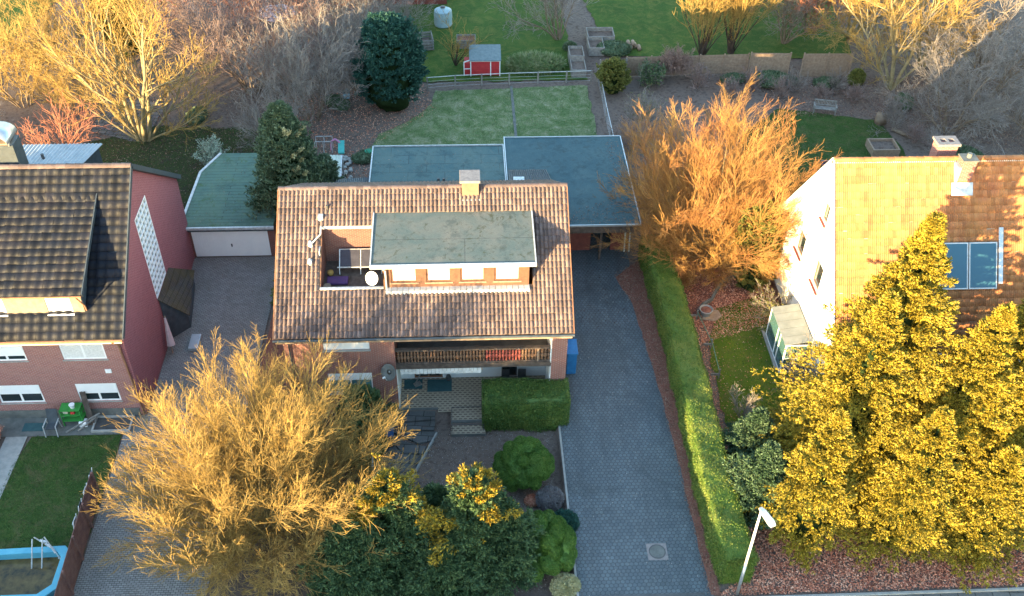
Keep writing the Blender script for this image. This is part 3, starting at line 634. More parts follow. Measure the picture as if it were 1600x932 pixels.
def window(parent, axis, pos, u0, u1, z0, z1, sgn=-1, depth=0.06, fr=None, pane=None, bars=1, fw=0.07, sill=None, sill_d=0.12, shutter=0.0, label=None, sillm=None):
    """framed window; pos = outer wall face, sgn = outward direction on the axis"""
    fr = fr or M['white']; pane = pane or M['glass']
    a, b = sorted((pos-sgn*0.10, pos-sgn*(0.10-depth)))
    m_ = MB()
    def bx(ua, ub, za, zb, p, q):
        if axis == 'y': m_.box(ua, p, za, ub, q, zb)
        else: m_.box(p, ua, za, q, ub, zb)
    bx(u0, u1, z0, z0+fw, a, b); bx(u0, u1, z1-fw, z1, a, b); bx(u0, u0+fw, z0+fw, z1-fw, a, b); bx(u1-fw, u1, z0+fw, z1-fw, a, b)
    for i in range(1, bars+1):
        c = u0+(u1-u0)*i/(bars+1); bx(c-fw*0.6, c+fw*0.6, z0+fw, z1-fw, a, b)
    f = m_.build('window', fr, parent)
    if label: f['label'] = label
    m_ = MB(); mid = (a+b)/2; bx(u0+fw*0.6, u1-fw*0.6, z0+fw*0.6, z1-fw*0.6, mid-0.012, mid+0.012); m_.build('pane', pane, f)
    if shutter:
        m_ = MB(); s0, s1 = sorted((pos-sgn*0.035, pos-sgn*0.005)); zz = z1-(z1-z0)*shutter; k = max(2, int((z1-zz)/0.055))
        for i in range(k): 
            za = zz+(z1-zz)*i/k; bx(u0+0.02, u1-0.02, za+0.004, za+(z1-zz)/k, s0, s1)
        m_.build('roller_shutter', M['white'], f)
    if sill:
        m_ = MB(); s0, s1 = sorted((pos-sgn*0.10, pos+sgn*sill_d)); bx(u0-0.05, u1+0.05, z0-0.05-0.0, z0-0.002, s0, s1); m_.build('sill', sillm or M['concrete'], f)
    return f

# ------------------------------------------------------------------ main house
EY, EZ, RY, RZ = 36.55, 5.7, 43.2, 10.0; TB = (RZ-EZ)/(RY-EY); BE = math.atan(TB); X0, X1 = -9.5, 5.35
roofz = lambda y: EZ+(y-EY)*TB if y < RY else RZ-(y-RY)*TB
H1 = thing('brick_house', (-2.0, 43.2, 0), 'brown-tiled brick house in the middle with a flat-roofed dormer, roof terrace and wooden balcony', 'house')
DEP = 13.3; SL = (RY-EY)/cos(BE)
def vof(y): return (y-EY)/cos(BE)
hole_t = (-7.26-X0, -4.12-X0, vof(38.66), vof(41.44)); hole_d = (-4.55-X0, 3.40-X0, vof(38.7), vof(42.1))
m_ = MB(); deck(m_, (X0, EY, EZ), (1, 0, 0), (0, cos(BE), sin(BE)), X1-X0, SL, 0.14, [hole_t, hole_d]); 
deck(m_, (X0, 2*RY-EY, EZ), (1, 0, 0), (0, -cos(BE), sin(BE)), X1-X0, SL, 0.14)
roof1 = m_.build('roof', M['wood_brown'], H1)
tiles('roof_tiles', (X0, EY-0.05, EZ-0.03), (1, 0, 0), (0, cos(BE), sin(BE)), X1-X0, SL+0.02, 0.215, 0.34, M['tile_main'], roof1, [hole_t, hole_d], seed=3, name_off=0.02, amp=0.08, step=0.05)
tiles('roof_tiles', (X0, 2*RY-EY+0.05, EZ-0.03), (1, 0, 0), (0, -cos(BE), sin(BE)), X1-X0, SL+0.02, 0.215, 0.34, M['tile_main'], roof1, seed=4, name_off=0.02, amp=0.05)
rc = ridge_caps(roof1, X0-0.03, X1+0.03, RY, RZ+0.0, M['tile_main'])
m_ = MB()
for x in (X0-0.035, X1+0.035):
    m_.bar((x, EY-0.03, EZ-0.08), (x, RY, RZ-0.06), 0.05, 0.22); m_.bar((x, 2*RY-EY, EZ-0.08), (x, RY, RZ-0.06), 0.05, 0.22)
m_.split('verge_board', M['wood_brown'], roof1)
m_ = MB(); m_.tube((X0-0.05, EY-0.14, EZ-0.08), (X1+0.05, EY-0.14, EZ-0.08), 0.07, n=10); m_.tube((X0, 2*RY-EY+0.14, EZ-0.08), (X1, 2*RY-EY+0.14, EZ-0.08), 0.07); m_.tube((-8.9, 36.8, 5.5), (-8.9, 36.8, 0), 0.045); m_.split('gutter', M['slate'], H1)
m_ = MB(); m_.box(X0+0.05, EY-0.05, EZ-0.27, X1-0.05, 36.88, EZ-0.2); m_.box(X0+0.05, EY-0.09, EZ-0.32, X1-0.05, EY-0.05, EZ-0.12); m_.build('eave_board', M['wood_tan'], H1)
# walls
gab = [(36.9, -0.5), (49.5, -0.5), (49.5, roofz(49.5)-0.2), (43.2, RZ-0.2), (36.9, roofz(36.9)-0.2)]
m_ = MB(); wall(m_, 'x', -9.2, -8.95, gab); wall(m_, 'x', 4.85, 5.15, gab)
winU = (-7.22, -4.9, 4.5, 5.32); winL = (-7.2, -4.93, 1.35, 2.8)
wall(m_, 'y', 36.9, 37.15, [(-8.95, -0.5), (-3.66, -0.5), (-3.66, 5.42), (-8.95, 5.42)], [winU, winL])
wall(m_, 'y', 36.9, 37.15, [(4.36, -0.5), (4.85, -0.5), (4.85, 5.42), (4.36, 5.42)])
wall(m_, 'y', 49.25, 49.5, [(-8.95, -0.5), (4.85, -0.5), (4.85, 5.5), (-8.95, 5.5)])
wall(m_, 'x', -3.9, -3.66, [(37.15, -0.5), (39.2, -0.5), (39.2, 5.6), (37.15, 5.6)])
wall(m_, 'y', 39.2, 39.4, [(-3.66, -0.5), (4.85, -0.5), (4.85, 6.0), (-3.66, 6.0)], [(-2.9, -1.35, 0.02, 2.05), (1.9, 2.75, 0.02, 2.1), (-3.1, -1.0, 3.2, 5.1), (0.6, 2.0, 3.2, 5.1)])
m_.build('wall', M['brick_main'], H1)
m_ = MB(); m_.box(-3.66, 36.93, -0.2, -3.62, 39.16, 2.93); wall(m_, 'y', 39.16, 39.195, [(-3.62, -0.4), (4.32, -0.4), (4.32, 2.93), (-3.62, 2.93)], [(-2.9, -1.35, 0.02, 2.05), (1.9, 2.75, 0.02, 2.1)])
m_.box(4.32, 36.93, -0.4, 4.36, 39.16, 2.93); m_.box(4.30, 36.93, 3.2, 4.36, 39.1, 5.4); m_.build('rendered_wall', M['render'], H1)
m_ = MB(); wall(m_, 'y', 39.15, 39.195, [(-3.66, 3.15), (4.3, 3.15), (4.3, 5.6), (-3.66, 5.6)], [(-3.1, -1.0, 3.2, 5.1), (0.6, 2.0, 3.2, 5.1)]); m_.build('balcony_cladding', M['wood_red'], H1)
window(H1, 'y', 39.2, -3.1, -1.0, 3.2, 5.1, fr=M['wood_dark'], bars=1); window(H1, 'y', 39.2, 0.6, 2.0, 3.2, 5.1, fr=M['wood_tan'], bars=1)
window(H1, 'y', 39.2, 1.9, 2.75, 0.02, 2.1, fr=M['dark_metal'], bars=0, label='dark ground-floor door under the balcony')
window(H1, 'y', 39.2, -2.9, -1.35, 0.02, 2.05, fr=M['wood_brown'], bars=1, shutter=0.3)
window(H1, 'y', 36.9, *winU, shutter=0.98, sill=True, label='upper window closed by a white roller shutter'); window(H1, 'y', 36.9, *winL, bars=1, shutter=0.35, sill=True, pane=M['glass_teal'])
m_ = MB(); m_.box(-1.75, 39.05, 3.35, 3.0, 39.1, 3.38)
# balcony
BA = MB(); BA.box(-3.66, 37.0, 2.94, 4.3, 39.15, 3.14); bal = BA.build('balcony_slab', M['concrete_dark'], H1)
m_ = MB(); m_.box(-3.66, 36.93, 2.98, 4.34, 36.99, 3.3); m_.box(-3.66, 36.98, 3.3, 4.34, 37.1, 3.38); m_.box(-3.66, 36.94, 4.2, 4.34, 37.14, 4.3); m_.build('rail', M['wood_dark'], bal)
prof = [(0.035, 0), (0.05, 0.06), (0.03, 0.12), (0.068, 0.26), (0.075, 0.36), (0.03, 0.48), (0.06, 0.56), (0.04, 0.66), (0.05, 0.78), (0.035, 0.82)]
mA = MB(); mR = MB(); mB = MB()
for i in range(47):
    x = -3.5+i*0.168; (mR if 27 <= i <= 37 else mA if i < 27 else mB).lathe([(r*1.15, z) for r, z in prof], (x, 37.04, 3.38), 8)
mA.build('baluster_row', M['baluster'], bal); mB.build('baluster_row', M['baluster'], bal); o = mR.build('baluster_row', M['old_red'], bal); o['label'] = 'red-painted balusters'
m_ = MB(); m_.box(3.62, 36.96, 3.3, 3.70, 37.12, 4.2); m_.build('post', M['wood_tan'], bal)
m_ = MB()
for i in range(9): m_.box(-0.9, 37.9+0.0, 5.0-i*0.055, 1.45, 37.93, 5.045-i*0.055)
m_.build('slatted_blind', M['cream'], H1)
m_ = MB(); m_.box(2.3, 38.4, 4.5, 3.1, 38.45, 5.1); m_.build('blind', M['curtain'], H1)
# chequered awning valance under the balcony
m_ = MB(); m_.box(-3.45, 36.98, 2.72, 0.8, 37.12, 2.92); aw = m_.build('awning', M['wood_tan'], H1)
m_ = MB(); 
for i in range(21): m_.box(-3.45+i*0.2, 36.955, 2.56+0.02*(i % 2), -3.45+i*0.2+0.185, 36.975, 2.93)
m_.build('valance', m_var('valance_cloth', (0.5, 0.46, 0.42), (0.78, 0.76, 0.74), 3.2, 0.8), aw)
# dormer with flat roof
DY = 38.62
dm = MB(); dm.prism([(38.24, 8.68), (42.25, 9.14), (42.25, 9.32), (38.24, 8.86)], 'x', -4.6, 3.46); dorm = dm.build('dormer', M['flat_grey'], H1)
m_ = MB(); m_.bar((-4.63, 38.22, 8.79), (-4.63, 42.2, 9.26), 0.06, 0.2); m_.bar((3.49, 38.22, 8.79), (3.49, 42.2, 9.26), 0.06, 0.2); m_.box(-4.66, 38.17, 8.66, 3.52, 38.235, 8.9); m_.build('roof_edge', M['alu'], dorm)
dw = [(-3.7, -2.4), (-1.95, -0.7), (-0.24, 0.98), (1.46, 2.74)]
m_ = MB(); wall(m_, 'y', DY, DY+0.12, [(-4.1, 6.9), (3.2, 6.9), (3.2, 8.72), (-4.1, 8.72)], [(a, b, 7.42, 8.5) for a, b in dw]); m_.build('front_wall', M['win_wood'], dorm)
m_ = MB(); dg = [(DY+0.12, 6.8), (42.3, 9.0), (42.3, 9.12), (DY+0.12, 8.7)]
m_.prism(dg, 'x', 3.08, 3.2); m_.prism(dg, 'x', -4.1, -3.98); m_.split('cheek', M['slate'], dorm)
for a, b in dw:
    f_ = window(dorm, 'y', DY, a, b, 7.42, 8.5, fr=M['win_wood'], pane=M['curtain'], bars=0, fw=0.09); 
m_ = MB()
for a, b in dw: m_.box(a-0.08, DY-0.04, 7.34, b+0.08, DY+0.0-0.002, 7.41)
m_.build('sill', M['wood_tan'], dorm)
m_ = MB(); m_.pipe([(-4.0, 38.2, 8.6), (-3.95, 38.5, 8.3), (-3.95, 38.52, 7.0)], 0.045); m_.build('downpipe', M['alu'], dorm)
m_ = MB(); 
for i in range(25):
    x = -4.0+i*0.29; m_.box(x, 38.3, roofz(38.3)+0.045, x+0.27, 38.66, roofz(38.66)+0.05)
m_.build('lead_flashing', m_var('lead', (0.35, 0.36, 0.38), (0.6, 0.6, 0.6), 5, 0.6, 0.4, 0.5), dorm)
# roof terrace
TF = 6.55
ter = MB(); ter.box(-7.3, 38.62, TF-0.1, -4.1, 41.62, TF); ter = ter.build('roof_terrace', M['wood_dark'], H1)
m_ = MB(); m_.box(-7.26, 41.5, TF, -4.1, 41.6, 8.8); m_.prism([(38.62, TF), (41.6, TF), (41.6, 8.85), (38.62, 7.0)], 'x', -7.38, -7.27); m_.build('terrace_wall', M['brick_dark'], ter)
m_ = MB(); m_.box(-7.3, 41.36, 8.76, -4.12, 41.46, 8.92); m_.box(-7.3, 38.6, TF, -4.1, 38.72, 7.12); m_.split('parapet', M['alu'], ter)
window(ter, 'x', -7.27, 40.1, 41.3, TF+0.1, 8.3, sgn=1, fr=M['alu'], bars=0, pane=M['glass_teal'])
# roof vents, flue, chimney
m_ = MB(); m_.box(-7.45, 41.65, 9.0, -7.2, 41.95, 9.32); m_.build('roof_vent', M['alu'], H1); m_ = MB(); m_.pipe([(-7.3, 41.35, 8.95), (-7.3, 40.95, 8.75), (-7.72, 40.55, 8.5)], 0.045); m_.build('flue_pipe', M['alu'], H1)
for yy in (40.55, 39.75):
    m_ = MB(); m_.box(-7.92, yy-0.1, roofz(yy), -7.7, yy+0.12, roofz(yy)+0.24); m_.tube((-7.81, yy, roofz(yy)+0.2), (-7.81, yy, roofz(yy)+0.36), 0.06); m_.build('roof_vent', M['alu'], H1)
m_ = MB(); m_.tube((-7.0, 42.2, 9.3), (-7.0, 42.2, 9.65), 0.07); m_.build('roof_vent', M['dark_metal'], H1)
m_ = MB(); m_.box(-0.09, 42.7, 9.4, 0.78, 43.5, 10.62); ch = m_.build('chimney', M['chimney_clad'], H1, bevel=0.01)
m_ = MB(); m_.box(-0.2, 42.55, 10.62, 0.86, 43.62, 10.76); m_.build('chimney_cap', M['cap_grey'], ch, bevel=0.02)
m_ = MB(); m_.box(-0.17, 42.5, 9.56, 0.86, 42.69, 9.64); m_.build('flashing', M['alu'], ch)
# rear annexes with corrugated roofing
m_ = MB()
def corr(mb, P, Q, R_, S, n, amp):
    """corrugated sheet between edge PQ and edge SR"""
    V = []; 
    for i in range(n+1):
        t = i/n; a = Vector(P).lerp(Vector(Q), t); b = Vector(S).lerp(Vector(R_), t); h = amp*(i % 2)
        V += [a+Vector((0, 0, h)), b+Vector((0, 0, h))]
    mb.add(V, [(2*i, 2*i+2, 2*i+3, 2*i+1) for i in range(n)])
g_ = lambda x, y, z: G(x, y, z)
corr(m_, (-9.2, 51.0, 3.0), (-6.1, 51.0, 3.0), (-6.1, 54.6, 2.9), (-8.6, 54.4, 2.9), 40, 0.05)
corr(m_, (2.9, 50, 3.35), (6.4, 50, 3.35), (5.4, 54.7, 3.25), (2.9, 54.7, 3.25), 40, 0.05)
m_.build('rear_canopy', M['slate'], H1)
m_ = MB(); m_.box(-9.1, 49.5, 0, -6.2, 53.8, 2.95); m_.build('rear_annex', M['brick_dark'], H1)
m_ = MB(); m_.box(3.2, 53.2, 3.36, 3.9, 53.7, 3.42); m_.build('skylight', M['alu'], H1)
# grey satellite dish on the brick corner, with its arm
def dish(parent, c, r, az, el, mat, lnb=True):
    c = Vector(c); a = Vector((sin(az)*cos(el), cos(az)*cos(el), sin(el))); s = a.cross(Vector((0, 0, 1))).normalized(); u = s.cross(a)
    V = [tuple(c-a*0.12)]; n = 24; F = []
    for k, (rr, dd) in enumerate(((0.35, -0.105), (0.7, -0.06), (1.0, 0.0), (1.0, 0.02), (0.7, -0.04), (0.3, -0.09))):
        for i in range(n): V.append(tuple(c+a*dd+s*cos(2*pi*i/n)*rr*r*0.92+u*sin(2*pi*i/n)*rr*r))
    F += [(0, 1+i, 1+(i+1) % n) for i in range(n)]
    for k in range(5): F += [(1+k*n+i, 1+k*n+(i+1) % n, 1+(k+1)*n+(i+1) % n, 1+(k+1)*n+i) for i in range(n)]
    d = mk('satellite_dish', np.array(V), F, mat, parent, True)
    m_ = MB(); tip = c+a*r*0.95-u*r*0.35; m_.bar(c-u*r*0.95, tip, 0.03); m_.build('arm', M['alu'], d); m_ = MB(); m_.tube(tip-a*0.05, tip+a*0.12, 0.05); m_.build('receiver', M['white'], d); m_ = MB(); m_.bar(c-a*0.1, c-a*0.45, 0.05); m_.build('bracket', M['alu'], d)
    return d
d1 = dish(H1, (-4.02, 36.45, 3.25), 0.46, radians(205), radians(28), M['concrete_dark']); d1['label'] = 'grey satellite dish on the brick corner'
d2 = dish(H1, (-4.62, 38.35, 7.95), 0.36, radians(200), radians(28), M['white']); d2['label'] = 'white satellite dish at the edge of the roof terrace'

# ------------------------------------------------------------------ left house
L0 = (36.7, 5.8); LR = (43.7, 11.2); LT = (LR[1]-L0[1])/(LR[0]-L0[0]); LB = math.atan(LT); LX0, LX1 = -33.0, -16.85
H2 = thing('brick_house', (-25, 43.7, 0), 'red-brick house at the left with dark glossy roof, tiled dormer and glass-block strip', 'house')
lz = lambda y: L0[1]+(y-L0[0])*LT if y < LR[0] else LR[1]-(y-LR[0])*LT
SLL = (LR[0]-L0[0])/cos(LB)
m_ = MB(); deck(m_, (LX0, L0[0], L0[1]), (1, 0, 0), (0, cos(LB), sin(LB)), LX1-LX0, SLL, 0.16); deck(m_, (LX0, 2*LR[0]-L0[0], L0[1]), (1, 0, 0), (0, -cos(LB), sin(LB)), LX1-LX0, SLL, 0.16)
roof2 = m_.build('roof', M['slate'], H2)
tiles('roof_tiles', (LX0, L0[0]-0.05, L0[1]-0.03), (1, 0, 0), (0, cos(LB), sin(LB)), LX1-LX0, SLL+0.02, 0.46, 0.44, M['tile_left'], roof2, [( -26-LX0, -18.55-LX0, 1.9, SLL-2.1)], 'wave', 0.05, 0.04, 5, 0.02)
tiles('roof_tiles', (LX0, 2*LR[0]-L0[0]+0.05, L0[1]-0.03), (1, 0, 0), (0, -cos(LB), sin(LB)), LX1-LX0, SLL+0.02, 0.46, 0.44, M['tile_left'], roof2, (), 'wave', 0.05, 0.04, 6, 0.02)
ridge_caps(roof2, LX0, LX1, LR[0], LR[1]+0.02, M['tile_main'], 0.15, 0.46)
m_ = MB(); 
m_.bar((LX1+0.03, L0[0], L0[1]-0.02), (LX1+0.03, LR[0], LR[1]-0.0), 0.05, 0.26); m_.bar((LX1+0.03, 2*LR[0]-L0[0], L0[1]-0.02), (LX1+0.03, LR[0], LR[1]), 0.05, 0.26); m_.split('verge_board', M['slate'], roof2)
m_ = MB(); m_.tube((LX0, L0[0]-0.14, L0[1]-0.06), (LX1, L0[0]-0.14, L0[1]-0.06), 0.075); m_.split('gutter', M['wood_brown'], H2); m_ = MB(); m_.pipe([(-17.4, 36.6, 5.6), (-17.25, 36.86, 5.2), (-17.1, 36.88, 0.1)], 0.05); m_.build('downpipe', M['wood_brown'], H2)
m_ = MB(); m_.box(LX0, L0[0]-0.07, L0[1]-0.3, LX1-0.1, 36.95, L0[1]-0.22); m_.build('eave_board', M['cream'], H2)
lg = [(36.95, -0.2), (50.45, -0.2), (50.45, lz(50.45)-0.2), (43.7, LR[1]-0.22), (36.95, lz(36.95)-0.2)]
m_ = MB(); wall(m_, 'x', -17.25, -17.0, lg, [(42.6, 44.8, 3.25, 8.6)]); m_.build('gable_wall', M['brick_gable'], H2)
m_ = MB(); wall(m_, 'x', -32.5, -32.25, lg); lw = [(-20.2, -18.05, 4.15, 5.4), (-23.9, -21.97, 4.15, 5.4), (-20.15, -18.05, 1.12, 2.42), (-24.2, -21.95, 1.12, 2.42)]
wall(m_, 'y', 36.95, 37.2, [(-32.25, -0.2), (-17.25, -0.2), (-17.25, 5.5), (-32.25, 5.5)], lw); wall(m_, 'y', 50.2, 50.45, [(-32.25, -0.2), (-17.25, -0.2), (-17.25, 5.5), (-32.25, 5.5)])
m_.build('wall', M['brick_left'], H2)
m_ = MB(); m_.box(-17.22, 42.6, 3.25, -17.06, 44.8, 8.6); gb_core = m_.build('glass_block_strip', m_var('glass_block', (0.12, 0.15, 0.15), (0.24, 0.27, 0.26), 5, 0.25), H2)
m_ = MB()
for i in range(6): y = 42.6+i*0.44; m_.box(-17.07, y-0.035, 3.25, -16.985, y+0.035, 8.6)
for i in range(14): z = 3.25+i*0.41; m_.box(-17.07, 42.6, z-0.035, -16.98, 44.8, z+0.035)
m_.build('joints', M['white'], gb_core)
for i, w_ in enumerate(lw): window(H2, 'y', 36.95, *w_, bars=1, shutter=(0, 0.72, 0.55, 0.5)[i], sill=True, fw=0.09, pane=M['curtain'] if i == 0 else M['glass'], sill_d=0.06)
m_ = MB(); m_.box(-18.35, 36.9, 3.2, -18.05, 36.945, 3.45); m_.build('house_number_plate', M['white'], H2)
m_ = MB(); m_.box(-32.3, 36.90, -0.1, -17.3, 36.945, 0.55); m_.build('plinth', M['concrete_dark'], H2)
# left dormer
dY0, dZ0, dY1, dZ1 = 37.5, 7.95, 42.6, 10.3; dt = math.atan2(dZ1-dZ0, dY1-dY0); dl = math.hypot(dZ1-dZ0, dY1-dY0)
m_ = MB(); deck(m_, (-26, dY0, dZ0), (1, 0, 0), (0, cos(dt), sin(dt)), 7.5, dl, 0.15); dor2 = m_.build('dormer', M['slate'], H2)
tiles('dormer_tiles', (-26, dY0-0.05, dZ0-0.03), (1, 0, 0), (0, cos(dt), sin(dt)), 7.5, dl, 0.46, 0.44, M['tile_left'], dor2, (), 'wave', 0.05, 0.04, 8, 0.02)
m_ = MB(); dw2 = [(-20.45, -19.25, 6.62, 7.8), (-23.7, -22.45, 6.62, 7.8)]
wall(m_, 'y', 37.7, 37.82, [(-25.8, 6.3), (-18.7, 6.3), (-18.7, 7.9), (-25.8, 7.9)], dw2); m_.build('front_wall', M['wood_tan'], dor2)
for w_ in dw2: window(dor2, 'y', 37.7, *w_, bars=0, pane=M['curtain'], fw=0.08, sill=True, sillm=M['white'])
m_ = MB(); cg = [(37.82, 6.3), (42.7, 10.2), (37.82, 8.0)]
m_.prism(cg, 'x', -18.82, -18.7); m_.prism(cg, 'x', -25.8, -25.68); m_.split('cheek', M['slate'], dor2)
m_ = MB(); m_.tube((-26, dY0-0.1, dZ0-0.04), (-18.5, dY0-0.1, dZ0-0.04), 0.045); m_.split('gutter', M['wood_brown'], dor2); m_ = MB(); m_.pipe([(-18.75, dY0-0.12, dZ0-0.1), (-18.62, 37.7, 7.1), (-18.62, 37.75, 6.75)], 0.04); m_.build('downpipe', M['wood_brown'], dor2)
m_ = MB(); m_.bar((-18.47, dY0-0.02, dZ0-0.02), (-18.47, dY1, dZ1-0.02), 0.05, 0.22); m_.split('verge_board', M['slate'], dor2)
# chimney with curved metal cowl
m_ = MB(); m_.box(-23.9, 44.0, 10.6, -22.5, 45.0, 12.3); c2 = m_.build('chimney', M['slate'], H2)
m_ = MB(); V = []; 
for i in range(9):
    t = pi*i/8; V += [(-23.3-0.68*cos(t)*1.05, 43.75, 12.5+0.5*sin(t)), (-23.3-0.68*cos(t)*1.05, 45.2, 12.5+0.5*sin(t))]
m_.add(V, [(2*i, 2*i+2, 2*i+3, 2*i+1) for i in range(8)]); m_.bar((-23.9, 44, 12.3), (-23.9, 44, 12.55), 0.05); m_.bar((-22.65, 44, 12.3), (-22.65, 44, 12.55), 0.05); o = m_.build('chimney_cowl', M['metal'], c2, True); s_ = o.modifiers.new('thick', 'SOLIDIFY'); s_.thickness = 0.03
m_ = MB(); m_.box(-23.7, 44.05, 12.3, -22.75, 44.95, 12.38); m_.build('flue', M['wood_tan'], c2)
# low lean-to against the gable
lt = thing('lean_to', (-16.4, 44.5, 0), 'low dark-tiled lean-to against the red gable wall of the left house', 'lean-to')
_c = [(-16.98, 42.7, 3.0), (-15.98, 43.75, 1.05), (-16.45, 47.5, 1.05), (-16.98, 45.3, 3.0)]
m_ = MB(); m_.add([(x, y, 0.0) for x, y, z in _c]+[(x, y, z-0.06) for x, y, z in _c], [(0, 1, 2, 3), (4, 5, 6), (4, 6, 7), (0, 1, 5, 4), (1, 2, 6, 5), (2, 3, 7, 6)]); m_.build('wall', M['slate'], lt)
m_ = MB(); _e = [(-16.99, 42.6, 3.08), (-15.85, 43.62, 0.98), (-16.35, 47.7, 0.98), (-16.99, 45.4, 3.08)]
m_.add([(x, y, z) for x, y, z in _e]+[(x, y, z+0.06) for x, y, z in _e], [(0, 2, 1), (0, 3, 2), (4, 5, 6), (4, 6, 7), (0, 1, 5, 4), (1, 2, 6, 5), (2, 3, 7, 6), (3, 0, 4, 7)])
m_.build('roof', m_paver('small_dark_tiles', (0.05, 0.05, 0.06), (0.075, 0.07, 0.075), (0.02, 0.02, 0.025), 0.2, 0.16, 0.015, rot=1.57, dirt=(0.12, 0.09, 0.02), dirt_amt=0.7), lt)

# ------------------------------------------------------------------ white house
WX0, WX1, WEY, WEZ, WRY, WRZ = 18.5, 36.0, 35.5, 4.79, 41.5, 12.47; WB = math.atan((WRZ-WEZ)/(WRY-WEY)); WSL = (WRY-WEY)/cos(WB)
wz = lambda y: WRZ-abs(y-WRY)*tan(WB)
H3 = thing('white_house', (26, 41.5, 0), 'white rendered house at the right with a steep red-tiled roof and two solar panels', 'house')
m_ = MB(); deck(m_, (WX0, WEY, WEZ), (1, 0, 0), (0, cos(WB), sin(WB)), WX1-WX0, WSL, 0.18); deck(m_, (WX0, 2*WRY-WEY, WEZ), (1, 0, 0), (0, -cos(WB), sin(WB)), WX1-WX0, WSL, 0.18)
roof3 = m_.build('roof', M['cream'], H3)
tiles('roof_tiles', (WX0+0.02, WEY-0.03, WEZ-0.04), (1, 0, 0), (0, cos(WB), sin(WB)), WX1-WX0-0.04, WSL+0.02, 0.21, 0.39, M['tile_red'], roof3, (), 'rib', 0.03, 0.022, 11, 0.02)
tiles('roof_tiles', (WX0+0.02, 2*WRY-WEY+0.03, WEZ-0.04), (1, 0, 0), (0, -cos(WB), sin(WB)), WX1-WX0-0.04, WSL+0.02, 0.21, 0.39, M['tile_red'], roof3, (), 'rib', 0.03, 0.022, 12, 0.02)
ridge_caps(roof3, WX0, WX1, WRY, WRZ+0.01, M['tile_red'], 0.12, 0.38)
m_ = MB(); 
for sg in (-1, 1): m_.bar((WX0-0.03, WRY+sg*(WRY-WEY), WEZ-0.03), (WX0-0.03, WRY, WRZ-0.03), 0.05, 0.3)
m_.split('verge_board', M['white'], roof3)
m_ = MB(); m_.tube((WX0, WEY-0.12, WEZ-0.08), (WX1, WEY-0.12, WEZ-0.08), 0.07); m_.tube((WX0, 2*WRY-WEY+0.12, WEZ-0.08), (WX1, 2*WRY-WEY+0.12, WEZ-0.08), 0.07); m_.split('gutter', M['metal'], H3)
wg = [(36.2, -0.2), (46.85, -0.2), (46.85, wz(46.85)-0.25), (41.5, WRZ-0.28), (36.2, wz(36.2)-0.25)]
ww = [(41.5, 42.35, 8.3, 9.5), (43.45, 44.7, 4.45, 5.95), (40.3, 41.55, 4.65, 6.3)]
m_ = MB(); wall(m_, 'x', 19.0, 19.3, wg, ww); wall(m_, 'x', 35.2, 35.5, wg); wall(m_, 'y', 36.2, 36.5, [(19.3, -0.2), (35.2, -0.2), (35.2, 5.3), (19.3, 5.3)]); wall(m_, 'y', 46.55, 46.85, [(19.3, -0.2), (35.2, -0.2), (35.2, 5.3), (19.3, 5.3)]); m_.build('wall', M['render'], H3)
for w_ in ww:
    window(H3, 'x', 19.1, w_[0], w_[1], w_[2], w_[3], sgn=-1, fr=M['wood_brown'], bars=0, fw=0.08, sill=True, sill_d=0.22, sillm=M['old_red'], pane=M['glass'])
m_ = MB(); m_.box(18.96, 36.15, -0.2, 18.998, 46.9, 0.4); m_.build('plinth', M['brick_dark'], H3)
def wr(y, d=0.0): return (y-d*sin(WB), wz(y)+d*cos(WB))
def on_roof(mb, xa, xb, ya, yb, d0, d1):
    P = []
    for d in (d0, d1):
        for x, y in ((xa, ya), (xb, ya), (xb, yb), (xa, yb)): q = wr(y, d); P.append((x, q[0], q[1]))
    mb.add(P, [(0, 3, 2, 1), (4, 5, 6, 7), (0, 1, 5, 4), (1, 2, 6, 5), (2, 3, 7, 6), (3, 0, 4, 7)])
for a, b in ((23.85, 25.3), (25.36, 26.8)):
    m_ = MB(); on_roof(m_, a, b, 37.45, 38.9, 0.08, 0.17); sp = m_.build('solar_panel', M['alu'], H3)
    m_ = MB(); on_roof(m_, a+0.06, b-0.06, 37.49, 38.86, 0.165, 0.176); t_ = NT('solar_face'); t_.color((0.03, 0.10, 0.15)); t_.rough(0.25, 0.5); m_.build('collector', t_.m, sp)
m_ = MB(); on_roof(m_, 26.9, 27.12, 37.6, 39.35, 0.08, 0.14); on_roof(m_, 23.35, 23.6, 36.3, 37.9, 0.06, 0.11); m_.split('flashing_strip', M['metal'], H3)
m_ = MB(); m_.box(24.75, 40.75, 11.2, 25.45, 41.35, 12.75); c3 = m_.build('chimney', M['brick_main'], H3)
m_ = MB(); m_.box(24.7, 40.7, 12.75, 25.5, 41.4, 12.83); m_.tube((25.1, 41.05, 12.8), (25.1, 41.05, 13.05), 0.12); m_.build('chimney_cap', M['concrete_dark'], c3)
m_ = MB(); on_roof(m_, 24.45, 25.55, 40.35, 40.75, 0.06, 0.1); m_.box(24.6, 40.72, 11.4, 24.745, 41.3, 12.4); m_.build('flashing', M['alu'], c3)
m_ = MB(); m_.box(24.05, 42.2, 11.0, 25.05, 42.9, 12.75); c4 = m_.build('chimney', M['brick_left'], H3)
m_ = MB(); wall(m_, 'z', 12.75, 12.87, [(23.97, 42.12), (25.13, 42.12), (25.13, 42.98), (23.97, 42.98)], [(24.2, 24.48, 42.4, 42.7), (24.62, 24.9, 42.4, 42.7)]); m_.build('chimney_cap', M['cap_grey'], c4)
m_ = MB(); m_.box(24.0, 48, 0, 36, 55.5, 2.9); an = m_.build('flat_annex', M['brick_dark'], H3)
